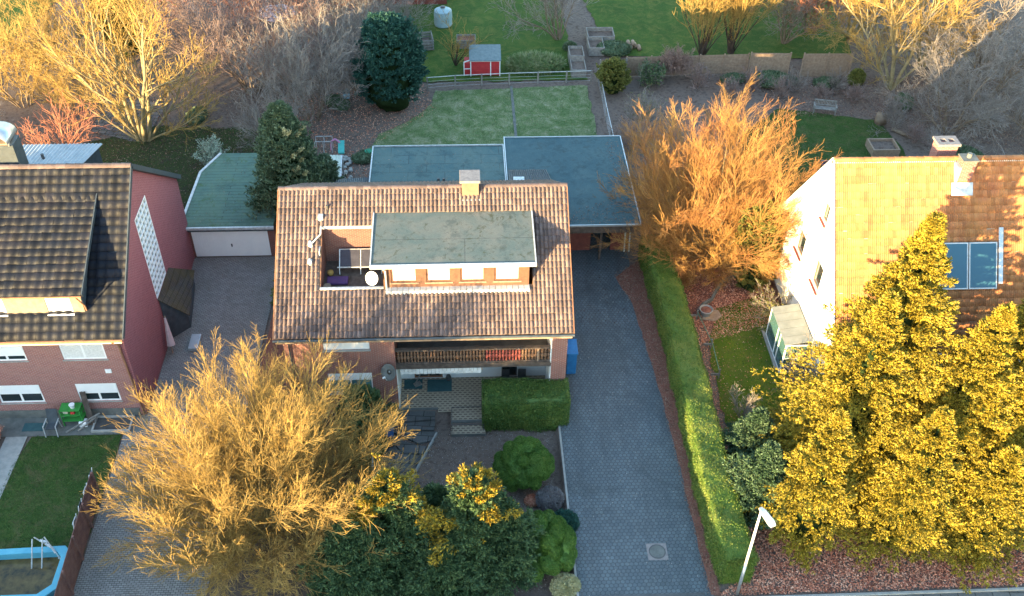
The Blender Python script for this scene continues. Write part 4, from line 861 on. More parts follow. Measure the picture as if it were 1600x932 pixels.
m_ = MB(); m_.box(23.9, 47.5, 2.9, 36.1, 55.6, 3.0); m_.build('annex_roof', m_var('plum_felt', (0.06, 0.04, 0.06), (0.1, 0.07, 0.09), 2, 0.9), an); m_ = MB(); m_.box(23.9, 55.5, 3.0, 36.1, 55.62, 3.1); m_.build('roof_edge', M['slate'], an)

# ------------------------------------------------------------------ garage, carport, sheds
GA = thing('garage', (-14.6, 54, 0), 'brick garage with a green felt roof and a wide white door', 'garage')
gp = [(-17.42, 50.0), (-11.7, 50.0), (-11.3, 58.3), (-16.3, 58.3), (-17.25, 56.05)]
m_ = MB(); m_.prism([(-17.35, 50.25), (-16.88, 50.25), (-16.88, 58.1), (-17.1, 56.3)], 'z', 0, 2.3); m_.box(-12.2, 50.25, 0, -11.75, 58.1, 2.3); m_.box(-16.88, 50.25, 2.0, -12.2, 50.45, 2.3); m_.box(-16.8, 57.9, 0, -12.2, 58.1, 2.3); m_.build('wall', M['brick_dark'], GA)
m_ = MB(); m_.prism([(x+0.06*(1 if x < -15 else -1), y) for x, y in gp], 'z', 2.3, 2.5); m_.build('roof', M['flat_green'], GA)
m_ = MB()
for (a, b) in ((gp[0], gp[4]), (gp[4], gp[3])): m_.bar((a[0], a[1], 2.5), (b[0], b[1], 2.5), 0.16, 0.1)
m_.box(-17.5, 49.9, 2.36, -11.7, 50.03, 2.53); m_.build('roof_edge', M['alu'], GA)
m_ = MB(); m_.box(-17.45, 50.04, 2.14, -11.72, 50.12, 2.36); m_.build('fascia', M['slate'], GA)
m_ = MB(); m_.box(-16.86, 50.3, 0.02, -12.22, 50.36, 1.99)
gd = m_.build('garage_door', M['white'], GA)
m_ = MB()
for i in range(31): x = -16.86+i*4.64/30; m_.box(x-0.012, 50.285, 0.06, x+0.012, 50.30, 1.95)
m_.build('door_ribs', M['white'], gd)
m_ = MB(); m_.box(-14.58, 50.24, 0.8, -14.5, 50.285, 1.0); m_.build('handle', M['dark_metal'], gd)
CP = thing('carport', (6.9, 54, 0), 'open carport with a dark blue-grey felt roof beside the long hedge', 'carport')
m_ = MB(); m_.box(2.86, 49.0, 2.72, 10.8, 59.05, 2.98); m_.build('roof', M['flat_dark'], CP)
m_ = MB(); m_.box(2.8, 48.93, 2.9, 10.86, 48.99, 3.03); m_.box(10.81, 48.93, 2.9, 10.87, 59.1, 3.03); m_.box(2.8, 59.05, 2.9, 10.87, 59.11, 3.03); m_.box(2.8, 53.3, 2.9, 2.86, 59.1, 3.05); m_.build('roof_edge', M['metal'], CP)
m_ = MB(); m_.box(2.86, 48.95, 2.4, 10.8, 49.1, 2.9); m_.box(10.65, 49.1, 2.45, 10.8, 59, 2.72); m_.build('fascia', M['wood_dark'], CP)
m_ = MB(); m_.box(10.4, 51.5, 0, 10.55, 59, 2.5); m_.box(2.9, 58.8, 0, 10.5, 58.95, 2.72); m_.box(5.3, 50.3, 0.0, 8.0, 50.4, 2.6); m_.box(9.3, 50.3, 0, 10.5, 50.4, 2.6); m_.build('board_wall', M['wood_red'], CP)
for x in (10.25, 10.55): m_ = MB(); m_.bar((x-0.3, 49.2, 2.7), (x-0.05, 50.1, 0), 0.09); m_.build('post', M['alu'], CP)
m_ = MB(); m_.box(8.45, 49.3, 0, 8.57, 49.42, 2.7); m_.build('post', M['wood_dark'], CP)
SH = thing('flat_roof_annex', (-1.6, 55.7, 0), 'flat-roofed annex behind the middle house with overlapping blue-grey roofing sheets', 'annex')
m_ = MB(); m_.box(-5.9, 49.6, 0, 2.7, 58.0, 2.8); m_.build('wall', M['brick_dark'], SH)
m_ = MB(); m_.box(-6.0, 49.6, 2.8, 2.7, 58.1, 2.98); m_.build('roof', M['flat_blue'], SH)
m_ = MB(); m_.box(-6.08, 49.6, 2.9, -6.0, 58.16, 3.06); m_.box(-6.08, 58.1, 2.9, 2.76, 58.16, 3.06); m_.box(2.7, 49.6, 2.9, 2.76, 58.1, 3.06); m_.build('roof_edge', M['alu'], SH)
for x in (-1.6, -1.25): m_ = MB(); m_.tube((x, 53.5, 2.98), (x, 53.5, 3.5), 0.09); m_.build('vent_pipe', M['dark_metal'], SH)
BS = thing('garden_building', (-26, 56, 0), 'outbuilding behind the left house with a pale corrugated tile roof', 'outbuilding')
pr = [G(30, 228, 4.0), G(160, 226, 4.0), G(120, 264, 4.0), G(30, 264, 4.0)]
m_ = MB(); corr(m_, pr[0], pr[1], G(118, 268, 3.9), G(0, 268, 3.9), 44, 0.07); r_ = m_.build('roof', m_var('pale_tile', (0.3, 0.33, 0.35), (0.45, 0.47, 0.48), 2, 0.5, 0.4), BS); s_ = r_.modifiers.new('thick', 'SOLIDIFY'); s_.thickness = 0.05
m_ = MB(); m_.prism([(pr[0][0]+0.2, pr[0][1]-0.1), (pr[1][0]-0.25, pr[1][1]-0.15), (pr[1][0]-1.0, 54.5), (pr[0][0]-1.0, 54.5)], 'z', 0, 3.88); m_.build('wall', M['slate'], BS)
m_ = MB(); m_.tube((-26.8, 55.6, 4.0), (-26.8, 55.6, 4.35), 0.1); m_.build('vent_pipe', M['dark_metal'], BS)
# houses across the street, unseen below the camera, added to shade the foreground
def shade_house(x0, x1, y0, y1, e, r, label):
    h = thing('brick_house', ((x0+x1)/2, (y0+y1)/2, 0), label, 'house'); ym = (y0+y1)/2
    m_ = MB(); m_.prism([(y0+0.4, 0), (y1-0.4, 0), (y1-0.4, e), (ym, r-0.2), (y0+0.4, e)], 'x', x0+0.4, x1-0.4); m_.build('wall', M['brick_main'], h)
    b = math.atan2(r-e, ym-y0); sl = math.hypot(r-e, ym-y0)
    m_ = MB(); deck(m_, (x0, y0, e), (1, 0, 0), (0, cos(b), sin(b)), x1-x0, sl, 0.15); deck(m_, (x0, y1, e), (1, 0, 0), (0, -cos(b), sin(b)), x1-x0, sl, 0.15); m_.build('roof', M['tile_main'], h)
    return h
shade_house(-95, -62, 2, 12, 6, 10.0, 'unseen long brick row house added across the street for shade, farthest to the left')
shade_house(-58, -38, 2, 12, 6, 10.2, 'unseen gabled brick house added across the street for shade, opposite the left garden')
shade_house(-36, -15.5, 1, 11, 4.6, 8.2, 'unseen lower gabled brick house added across the street for shade, opposite the front garden')
shade_house(-14.5, 9, 1, 8, 4.6, 5.6, 'unseen low brick garage row added across the street for shade, opposite the driveway')
# ------------------------------------------------------------------ bare trees
LVBIG = [dict(n=8, wig=0.035, up=0.16, kids=13, t0=0.14, ang=(14, 38), lr=(0.36, 0.62), rmin=0.015, fall=0.5, taper=0.12), dict(n=5, wig=0.045, up=0.22, kids=8, t0=0.08, ang=(14, 40), lr=(0.38, 0.7), rmin=0.0095, fall=0.4, taper=0.25), dict(n=3, wig=0.05, up=0.15, kids=5, t0=0.05, ang=(16, 42), lr=(0.4, 0.75), rmin=0.0085, fall=0.3), dict(n=2, wig=0.06, up=0.1, rmin=0.0075)]
rr = random.Random(5)
def fan(n, a0, a1, L, r, jitter=0.25, off=0.35):
    return [(off*sin(2*pi*i/n), off*cos(2*pi*i/n), rr.uniform(a0, a1), 360*i/n+rr.uniform(-20, 20), L*rr.uniform(1-jitter, 1.0), r*rr.uniform(0.7, 1.0)) for i in range(n)]
# big golden tree in the front garden, left of the middle house
A = bare_tree('bare_tree', 'big bare tree with golden twigs in front of the left driveway', 'tree', 11,
    [(0, 0, 2, 0, 8.6, 0.11)]+fan(8, 8, 18, 8.8, 0.09, 0.05)+fan(13, 22, 36, 9.0, 0.07, 0.06)+fan(19, 38, 54, 9.0, 0.06, 0.08)+fan(20, 56, 70, 8.1, 0.05, 0.1)+fan(8, 72, 80, 6.0, 0.045, 0.1), LVBIG, M['bark_pale'], M['twig_gold'], loc=(-9.7, 29.6, 0.0), scale=0.84)
# coppery tree beside the long hedge
B = bare_tree('bare_tree', 'coppery bare tree with a round crown between the carport and the right lawn', 'tree', 12,
    [(0, 0, 3, 40, 9.6, 0.11)]+fan(8, 8, 18, 9.5, 0.09, 0.05)+fan(13, 22, 34, 9.5, 0.075, 0.06)+fan(17, 38, 52, 8.9, 0.06, 0.08)+fan(18, 55, 70, 7.5, 0.05, 0.1)+fan(9, 72, 84, 5.0, 0.04, 0.1), [dict(LVBIG[0], up=0.12), dict(LVBIG[1], up=0.22), LVBIG[2], LVBIG[3]], M['bark_pale'], M['twig_copper'], loc=(15.5, 49.6, 0), scale=0.9)
LVM = [dict(n=7, wig=0.10, up=0.12, kids=11, t0=0.2, ang=(22, 50), lr=(0.42, 0.75), rmin=0.03, fall=0.35), dict(n=5, wig=0.14, up=0.35, kids=8, t0=0.15, ang=(20, 50), lr=(0.35, 0.65), rmin=0.016), dict(n=4, wig=0.17, up=0.3, kids=5, t0=0.1, ang=(20, 50), lr=(0.35, 0.6), rmin=0.012), dict(n=3, wig=0.2, up=0.25, rmin=0.010)]
C_ = bare_tree('bare_tree', 'spreading pale bare tree with several trunks by the stone path', 'tree', 13,
    [(0, 0, 6, 0, 10.0, 0.17), (0.3, 0, 14, 60, 9.6, 0.16), (-0.4, 0, 26, 300, 10.2, 0.17), (0.3, .2, 34, 75, 7.5, 0.11), (-.3, .1, 46, 290, 9.5, 0.13), (0, .3, 24, 10, 9.6, 0.13), (0, -.3, 40, 200, 5.5, 0.08), (-.2, 0, 16, 320, 10, 0.14), (-.2, 0, 60, 275, 7, 0.09), (.2, 0, 55, 90, 5.5, 0.08)], LVM, M['bark_pale'], M['twig_gold'], loc=(-23.2, 64.0, 0))
LVS = [dict(n=6, wig=0.13, up=0.15, kids=10, t0=0.15, ang=(18, 50), lr=(0.42, 0.8), rmin=0.022, fall=0.35), dict(n=5, wig=0.17, up=0.3, kids=6, t0=0.15, ang=(20, 55), lr=(0.35, 0.65), rmin=0.015), dict(n=4, wig=0.22, up=0.25, kids=4, t0=0.1, ang=(20, 50), lr=(0.35, 0.6), rmin=0.012), dict(n=2, wig=0.2, up=0.2, rmin=0.011)]
GB = 'bare bushes grown together behind the left garden'
T1 = bare_tree('bare_shrub', 'tall grey many-stemmed bare shrub left of the dark conifer', 'shrub', 21, fan(13, 8, 38, 7.2, 0.06, 0.3, 0.5), LVS, M['bark'], M['twig_grey'], GB, loc=(-11.3, 66.8, 0))
T2 = bare_tree('bare_shrub', 'mauve-brown bare shrub behind the spreading pale tree', 'shrub', 22, fan(12, 10, 42, 7.4, 0.06, 0.3, 0.5), LVS, M['bark'], M['twig_mauve'], GB, loc=(-16.4, 71.2, 0))
T3 = bare_tree('bare_shrub', 'pinkish sunlit bare shrub at the top edge beside the pale round parasol', 'shrub', 23, fan(10, 8, 36, 7.6, 0.06, 0.3, 0.4), LVS, M['bark'], M['twig_rust'], GB, loc=(-13.2, 79.5, 0))
def cp(src, loc, rz, s, label, cat=None, group=None):
    c = copy_tree(src); place(c, loc, rz, s, label, cat)
    if group: c['group'] = group
    return c
cp(T1, (-7.9, 70.8, 0), 1.2, 0.85, 'grey bare shrub hugging the left side of the dark conifer')
cp(T1, (-9.2, 76.5, 0), 2.6, 0.9, 'brownish bare shrub right behind the dark conifer')
cp(T1, (-13.6, 62.6, 0), 3.3, 0.62, 'low grey bare shrub just left of the bird box', None, GB)
cp(T2, (-20.5, 74.5, 0), 0.8, 1.0, 'mauve bare shrub between the yellow-green conifer and the parasol')
cp(T2, (-12.6, 73.0, 0), 4.0, 0.95, 'dense mauve bare shrub in front of the parasol')
cp(T3, (-26.5, 79.5, 0), 1.7, 1.05, 'pinkish bare shrub at the top edge above the spreading tree')
cp(T3, (-18.5, 82.5, 0), 3.1, 1.0, 'rusty bare shrub at the top edge left of the parasol')
cp(T1, (-5.4, 79.8, 0), 5.1, 0.62, 'small grey bush between the pallets and the dark conifer')
cp(T3, (-8.2, 84, 0), 5.1, 0.8, 'reddish bare shrub beside the dark shed roof')
GL = 'golden bushes at the left edge'
T4 = bare_tree('bare_shrub', 'golden sunlit bare bush at the left edge, nearer one', 'shrub', 24, fan(11, 6, 34, 6.6, 0.06, 0.3, 0.5), LVS, M['bark'], M['twig_gold'], GL, loc=(-33.5, 69.5, 0))
cp(T4, (-37.5, 72.0, 0), 2.2, 0.95, 'golden sunlit bare bush at the far left edge'); cp(T4, (-31.5, 74.5, 0), 1.2, 1.0, 'golden bare bush behind the other two at the left edge')
cp(T4, (-29.5, 67.8, 0), 3.9, 0.6, 'low golden bare bush left of the stone path')
T5 = bare_tree('bare_shrub', 'orange-red bare shrub behind the outbuilding with the pale roof', 'shrub', 25, fan(11, 14, 52, 3.6, 0.04, 0.3, 0.3), LVS[:1]+LVS[2:], M['bark'], M['twig_rust'], loc=(-28.6, 62.4, 0))
cp(T1, (-34, 62.5, 0), 0.9, 0.55, 'grey bare shrub at the left edge behind the metal cowl')
# trees on the far lawns
GF = 'bare trees round the far lawns'
U1 = bare_tree('bare_tree', 'grey bare tree on the far lawn above the wire fence', 'tree', 31, fan(9, 6, 40, 7.0, 0.08, 0.25, 0.2), LVS, M['bark'], M['twig_grey'], GF, loc=(8.4, 79.6, 0))
U2 = bare_tree('bare_tree', 'pollarded bare tree with upright golden shoots above the woven fence', 'tree', 32, [(0, 0, 1, 0, 1.6, 0.32)]+fan(12, 4, 30, 8.4, 0.06, 0.15, 0.15), [dict(LVS[0], up=0.6, wig=0.07, ang=(10, 28)), dict(LVS[1], up=0.7, wig=0.09, ang=(12, 30)), LVS[2], LVS[3]], M['bark_dark'], M['twig_gold'], GF, loc=(20.2, 76.2, 0))
cp(U2, (22.8, 76.8, 0), 2.0, 1.02, 'second pollarded tree with golden shoots, right beside the first')
cp(U1, (27.8, 78.5, 0), 2.4, 0.85, 'mauve-grey bare tree behind the gap in the woven fence')
U3 = bare_tree('fruit_tree', 'small bare fruit tree left of the red playhouse', 'tree', 33, [(0, 0, 3, 0, 2.2, 0.09), (0, 0, 28, 100, 3.6, 0.05), (0, 0, 32, 220, 3.4, 0.05), (0, 0, 25, 330, 3.8, 0.05), (0, 0, 48, 60, 2.8, 0.03)], LVS[:1]+LVS[2:], M['bark_dark'], M['twig_gold'], loc=(-0.45, 75.0, 0))
T6 = bare_tree('bare_tree', 'reddish bare tree behind the woven fence panel at the upper right', 'tree', 34, fan(9, 8, 40, 7.5, 0.08, 0.25, 0.3), LVS, M['bark'], M['twig_rust'], GF, loc=(30.6, 80.5, 0))
cp(T6, (26.0, 84.5, 0), 1.3, 0.9, 'reddish bare tree at the top edge beside the far lawn')
# tangle of trees at the upper right
GT = 'tangled bare trees at the upper right'
V1 = bare_tree('bare_tree', 'tall yellow-lit bare tree at the upper right, leaning over the bench', 'tree', 41, [(0, 0, 4, 0, 9, 0.2), (.2, 0, 22, 40, 10, 0.16), (-.2, 0, 30, 300, 9, 0.14), (0, .2, 38, 350, 9.5, 0.13), (0, 0, 52, 60, 8, 0.11), (0, -.2, 48, 250, 6, 0.08)], LVM, M['bark_pale'], M['twig_gold'], GT, loc=(34.5, 70.5, 0), scale=0.95)
cp(V1, (38.5, 74.5, 0), 1.9, 1.0, 'yellow-lit bare tree behind the leaning one at the upper right')
cp(V1, (33.8, 79.5, 0), 3.6, 0.95, 'yellow-lit bare tree at the top edge of the tangle')
V2 = bare_tree('bare_tree', 'grey bare tree with arching tangled branches at the right edge', 'tree', 42, fan(9, 20, 64, 8.2, 0.10, 0.3, 0.3), [dict(LVM[0], up=-0.15, wig=0.16), dict(LVM[1], up=0.0, wig=0.2), dict(LVM[2], wig=0.25, up=0.0), LVM[3]], M['bark'], M['twig_grey'], GT, loc=(40.5, 67.5, 0))
cp(V2, (36.5, 63.8, 0), 2.4, 0.75, 'low grey tangled tree behind the chimneys of the white house')
cp(V2, (43.5, 74, 0), 1.3, 1.0, 'reddish-lit tangled tree at the top right corner')
cp(V2, (43.0, 62.2, 0), 4.4, 0.75, 'low grey tangled tree at the right edge behind the plum roof')
twig_bush('bare_shrub', 'thin mauve shrub between the pollarded trees and the lawn', 'shrub', (13.4, 56.5, 0), 51, 16, 3.0, 1.0, M['twig_mauve'])
twig_bush('bare_shrub', 'mauve twiggy shrub in the corner where the wire fence meets the carport', 'shrub', (12.1, 61.5, 0), 52, 22, 2.8, 1.3, M['twig_mauve'])
twig_bush('bare_shrub', 'greenish twiggy shrub behind the carport next to the coppery tree', 'shrub', (13.5, 64.5, 0), 53, 20, 2.6, 1.3, M['twig_grey'], M['lf_olive'], 900)
for i, (x, y, h, lb) in enumerate([(14.6, 35.4, 1.9, 'small grey bare bush between the long hedge and the right lawn'), (32.6, 64.2, 2.2, 'pale grey bush right of the log at the lawn corner'), (26.5, 70.3, 1.8, 'little thorny bush behind the wooden bench'), (29.8, 70.4, 1.7, 'little bare bush in front of the right woven panel'), (34.4, 60.2, 2.4, 'silvery bush behind the wooden planter of the white house')]):
    twig_bush('bare_shrub', lb, 'shrub', (x, y, 0), 60+i, 12, h, 0.7, M['twig_grey'], M['lf_heather'] if i in (1, 4) else None, 500)
# ivy-covered shrubs and low cover against the woven fence
twig_bush('ivy_bush', 'brown creeper hanging over the woven fence', 'creeper', (17.2, 72.7, 0.6), 71, 60, 1.7, 2.8, M['twig_mauve'], M['leaves_brown'], 2500)
twig_bush('ivy_bush', 'dark green bush at the foot of the slatted fence', 'bush', (15.2, 71.6, 0), 72, 34, 1.6, 2.0, M['twig_grey'], M['lf_dark'], 4200, L=0.14, W=0.09)
# ------------------------------------------------------------------ conifers
pc = lambda t: (1-t)**0.62*min(1, 0.5+2.2*t)         # broad cone
pe = lambda t: max(0.02, (1-t**2.6))**0.8*min(1, 0.62+1.8*t)   # egg
def conifer(name, label, cat, loc, seed, H, R, nb, sprays, per, L, W, mat, prof, group=None, trunk=True, core=0.7, corem=None, **k):
    root = thing(name, loc, label, cat, group)
    V, F = conifer_mesh(seed, H, R, nb, sprays, per, L, W, prof, **k); o = mk('crown', V, F, mat); o.parent = root
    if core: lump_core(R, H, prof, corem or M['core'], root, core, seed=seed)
    if trunk:
        V, F = tubes(np.array([[0, 0, -0.2], [0, 0, H*0.4]]), np.array([[0, 0, H*0.4], [0, 0, H*0.93]]), np.array([0.16, 0.1]), np.array([0.1, 0.02]), 8); o = mk('trunk', V, F, M['bark_dark'], None, True); o.parent = root
    return root
conifer('conifer', 'dark blue-green egg-shaped conifer on the back lawn edge', 'tree', (-5.4, 68.6, 0), 101, 6.9, 2.25, 900, 14, 6, 0.2, 0.09, M['lf_blue'], pe, tilt=28, spread=0.55, core=0.82, jit=0.18, inner=0.75)
_th = conifer('conifer', 'grey-green conifer between the garage roof and the middle house', 'tree', (-10.9, 52.8, 0), 102, 9.1, 2.5, 1000, 14, 6, 0.17, 0.075, M['lf_thuja'], lambda t: (1-t)**0.75*min(1, 0.7+2.5*t), tilt=30, spread=0.6, core=0.72, jit=0.25, inner=0.6)
V, F = conifer_mesh(171, 9.2, 2.7, 60, 30, 8, 0.16, 0.06, lambda t: (1-t)**0.75, tilt=30, inner=0.8); k_ = V.reshape(-1, 4, 3); c0 = k_[:, 0]
k_ = k_[(c0[:, 2] > 5.0) & (c0[:, 2] < 8.4) & (c0[:, 0] > 0.35) & (c0[:, 1] < 0.3) & (c0[:, 0] < 1.6)]; o = mk('painted_sun_sprays', k_.reshape(-1, 3), np.arange(len(k_)*4).reshape(-1, 4), M['lf_cream']); o.parent = _th  # sunlit patch near the tip, painted as pale sprays over the crown
conifer('conifer', 'smaller grey-green conifer tucked behind the ridge, right of the taller one', 'tree', (-8.9, 54.6, 0), 103, 4.2, 1.2, 260, 12, 6, 0.17, 0.075, M['lf_thuja'], pc, tilt=30, spread=0.6, core=0.7)
conifer('conifer', 'sunlit yellow-green conifer at the top left among bare trees', 'tree', (-27.5, 77.5, 0), 104, 8.0, 1.7, 480, 12, 6, 0.25, 0.12, M['lf_olive'], pe, tilt=30, core=0.75)
# golden conifers in front of the white house
pg = lambda t: (1-t)**1.08*min(1, 0.85+1.3*t)
kg = dict(tilt=8, spread=0.5, jit=0.45, inner=0.4, droop=0.2, fan=0.34)
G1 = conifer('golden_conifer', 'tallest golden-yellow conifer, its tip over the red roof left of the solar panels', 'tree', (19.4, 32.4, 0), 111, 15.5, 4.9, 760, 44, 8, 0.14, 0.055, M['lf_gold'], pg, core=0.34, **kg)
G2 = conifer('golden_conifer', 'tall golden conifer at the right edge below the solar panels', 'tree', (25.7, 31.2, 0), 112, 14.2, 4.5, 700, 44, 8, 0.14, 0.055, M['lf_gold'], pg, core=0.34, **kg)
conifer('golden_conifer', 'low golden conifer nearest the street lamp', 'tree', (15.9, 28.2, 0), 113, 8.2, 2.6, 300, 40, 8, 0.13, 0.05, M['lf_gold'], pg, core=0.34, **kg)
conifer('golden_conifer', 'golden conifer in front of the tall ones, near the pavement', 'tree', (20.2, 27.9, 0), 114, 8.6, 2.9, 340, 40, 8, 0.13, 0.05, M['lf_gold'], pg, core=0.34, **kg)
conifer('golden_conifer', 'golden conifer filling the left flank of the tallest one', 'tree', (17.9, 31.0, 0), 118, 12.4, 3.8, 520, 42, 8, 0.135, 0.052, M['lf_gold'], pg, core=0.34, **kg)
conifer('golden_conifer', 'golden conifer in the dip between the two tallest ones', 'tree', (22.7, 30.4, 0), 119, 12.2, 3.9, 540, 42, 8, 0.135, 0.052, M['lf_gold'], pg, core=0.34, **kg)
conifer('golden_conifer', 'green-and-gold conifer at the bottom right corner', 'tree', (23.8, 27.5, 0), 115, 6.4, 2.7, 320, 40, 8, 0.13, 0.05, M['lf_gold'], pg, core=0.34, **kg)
conifer('conifer', 'shaded green conifer between the long hedge and the golden ones', 'tree', (13.9, 29.6, 0), 116, 4.6, 1.9, 300, 30, 6, 0.15, 0.06, M['lf_mid'], pg, core=0.7, tilt=20, spread=0.6)
conifer('conifer', 'low shaded green conifer behind the street lamp', 'tree', (14.3, 32.6, 0), 117, 3.6, 1.5, 220, 28, 6, 0.15, 0.06, M['lf_mid'], pg, core=0.7, tilt=20, spread=0.6)
# dark conifers at the bottom centre
pf = lambda t: (1-t)**0.9*min(1, 0.8+t)
kd = dict(tilt=10, spread=0.5, jit=0.4, inner=0.3, droop=0.18, fan=0.36)
GD = 'dark conifers of the front garden'
for i, (x, y, H, R, lb) in enumerate([(-3.5, 27.0, 6.8, 2.5, 'dark conifer with sunlight painted on its top, touching the big bare tree'), (0.2, 27.1, 6.6, 2.5, 'dark conifer with a painted sunlit top in the middle of the front garden'), (1.6, 27.2, 4.2, 2.1, 'low dark conifer left of the front ball bush'), (-1.6, 28.6, 3.8, 1.8, 'dark conifer between the two with painted sunlit tops'), (-5.2, 25.8, 4.6, 2.4, 'dark conifer at the bottom edge under the big bare tree'), (-1.2, 25.4, 3.6, 2.3, 'low dark conifer at the bottom edge, centre')]):
    z_ = GARDEN_Z if x > -4.6 else -0.03
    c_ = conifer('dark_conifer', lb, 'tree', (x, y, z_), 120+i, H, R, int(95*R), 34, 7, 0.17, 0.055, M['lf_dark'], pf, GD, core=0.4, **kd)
    if i < 2:
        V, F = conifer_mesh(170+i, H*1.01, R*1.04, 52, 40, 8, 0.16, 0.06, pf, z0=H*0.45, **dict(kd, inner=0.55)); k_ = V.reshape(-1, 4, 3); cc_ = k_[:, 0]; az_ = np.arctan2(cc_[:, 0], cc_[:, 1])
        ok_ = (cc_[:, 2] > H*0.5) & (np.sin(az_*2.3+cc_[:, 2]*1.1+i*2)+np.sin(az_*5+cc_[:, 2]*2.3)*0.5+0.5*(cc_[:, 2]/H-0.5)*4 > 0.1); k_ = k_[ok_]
        o = mk('painted_sun_sprays', k_.reshape(-1, 3), np.arange(len(k_)*4).reshape(-1, 4), M['lf_sunlit']); o.parent = c_  # low sun on the upper crown, painted as gold sprays
for i, (x, y, H, R, lb) in enumerate([(-5.3, 33.5, 2.2, 0.9, 'dark evergreen shrub behind the glass screen beside the path'), (-5.5, 35.6, 2.4, 0.9, 'dark evergreen shrub under the lower left window'), (-9.9, 44.6, 3.0, 0.9, 'slim evergreen against the left gable of the middle house')]):
    conifer('evergreen_shrub', lb, 'shrub', (x, y, -0.05), 130+i, H, R, 170, 10, 6, 0.2, 0.11, M['lf_dark'], pe, core=0.8, trunk=False, tilt=20, inner=0.7)
conifer('clipped_conifer', 'round-topped clipped conifer at the back corner of the white house', 'tree', (17.55, 46.6, 0), 140, 5.3, 1.05, 620, 14, 6, 0.12, 0.08, M['lf_olive'], lambda t: max(0.02, 1-t**5)**0.5*min(1, 0.85+t), tilt=25, inner=0.85, core=0.88, jit=0.08)
conifer('conifer', 'olive bush at the foot of the slatted fence post', 'bush', (11.9, 70.2, 0), 141, 2.5, 0.95, 260, 12, 6, 0.15, 0.1, M['lf_olive'], pe, core=0.8, inner=0.75, tilt=20)
# ------------------------------------------------------------------ hedges and clipped bushes
def hedge(name, label, line, wdt, h, mat, seed, dens=330, L=0.075, W=0.05, rough=0.12, base=0.0, rnd=0.25, zt=None):
    rng = np.random.default_rng(seed); line = np.array(line, float); root = thing(name, (line[0][0], line[0][1], base), label, 'hedge'); off = np.array(root.location)
    seg = np.diff(line, axis=0); sl = np.linalg.norm(seg, axis=1); cum = np.concatenate([[0], np.cumsum(sl)]); tot = cum[-1]
    def frame(s):
        i = np.clip(np.searchsorted(cum, s, side='right')-1, 0, len(seg)-1); t = seg[i]/sl[i][:, None]; return line[i]+t*(s-cum[i])[:, None], t
    def surf(s, q):
        """q in 0..1 round the section: left side, top, right side"""
        per = 2*h+wdt; d = q*per; c, t = frame(s); nx = np.stack([t[:, 1], -t[:, 0]], -1)
        u = np.where(d < h, -wdt/2, np.where(d < h+wdt, d-h-wdt/2, wdt/2)); z = np.where(d < h, d, np.where(d < h+wdt, h, per-d))
        n2 = np.where(d < h, -1.0, np.where(d < h+wdt, 0.0, 1.0)); nz = ((d >= h) & (d < h+wdt))*1.0
        over = np.sqrt(np.clip((np.abs(u)-(wdt/2-rnd))/rnd, 0, 1)**2+np.clip((z-(h-rnd))/rnd, 0, 1)**2); k = np.clip(over-1, 0, 0.42)*rnd
        wv = rough*(np.sin(s*1.7+seed+u*2)*0.5+np.sin(s*4.3+z*3+u*3)*0.3+np.sin(s*9.1+u*6+z*5)*0.2)
        uu = u+n2*wv-np.sign(u)*k*0.7; zz = z+nz*wv*0.8-k*0.7
        P = np.column_stack([c+nx*uu[:, None], base+np.maximum(zz, 0.02)]); N = np.column_stack([nx*n2[:, None], nz]); return P, N
    area = tot*(2*h+wdt); n = int(area*dens); P, N = surf(rng.random(n)*tot, rng.random(n))
    V, F = surf_leaves(P, N, L, W, rng, 0.6); o = mk('foliage', V-off, F, mat); o.parent = root
    # ends
    for s0, sg in ((0.0, -1), (tot, 1)):
        m2 = int(wdt*h*dens); c, t = frame(np.full(m2, min(s0, tot-1e-4))); nx = np.stack([t[:, 1], -t[:, 0]], -1); u = (rng.random(m2)-0.5)*wdt*0.96; z = rng.random(m2)*h*0.97
        Pe = np.column_stack([c+nx*u[:, None]+t*sg*0.02, base+z]); Ne = np.column_stack([t*sg, np.zeros(m2)]); V, F = surf_leaves(Pe, Ne, L, W, rng, 0.6); o = mk('foliage', V-off, F, mat); o.parent = root
    ns, nq = int(tot/0.25)+2, 22; S, Q = np.meshgrid(np.linspace(0, tot-1e-4, ns), np.linspace(0, 1, nq), indexing='ij'); P, N = surf(S.ravel(), Q.ravel()); P = P-N*0.05-off
    F = [(i*nq+j, i*nq+j+1, (i+1)*nq+j+1, (i+1)*nq+j) for i in range(ns-1) for j in range(nq-1)]+[tuple(range(nq)), tuple(range((ns-1)*nq, ns*nq))]
    o = mk('inner_hedge', P, F, mat, None, True); o.parent = root
    return root
hedge('long_hedge', 'long clipped green hedge running beside the hexagon-paved driveway', [(12.05, 25.6), (11.9, 30), (12.0, 36), (12.05, 42), (11.75, 49.3)], 1.5, 1.95, M['lf_hedge'], 201, rnd=0.14, rough=0.09)
hedge('box_hedge', 'block-shaped clipped hedge in front of the patio', [(0.85, 36.35), (5.25, 36.3)], 1.75, 2.35, M['lf_box'], 202, dens=420, L=0.1, W=0.06, base=-0.35, rnd=0.45)
ball_bush('ball_bush', 'fresh green lobed ball bush just below the block-shaped hedge', 'bush', (2.75, 32.4, GARDEN_Z), 1.3, 1.3, 2.1, 42000, M['lf_ball'], 203, lumps=46, L=0.06, W=0.04, lump_h=0.4, spread=0.4, group='green lobed ball bushes')
ball_bush('ball_bush', 'fresh green lobed ball bush at the bottom edge beside the driveway', 'bush', (3.45, 27.5, GARDEN_Z), 1.28, 1.5, 2.3, 46000, M['lf_ball'], 204, lumps=50, L=0.06, W=0.04, lump_h=0.4, spread=0.4, group='green lobed ball bushes')
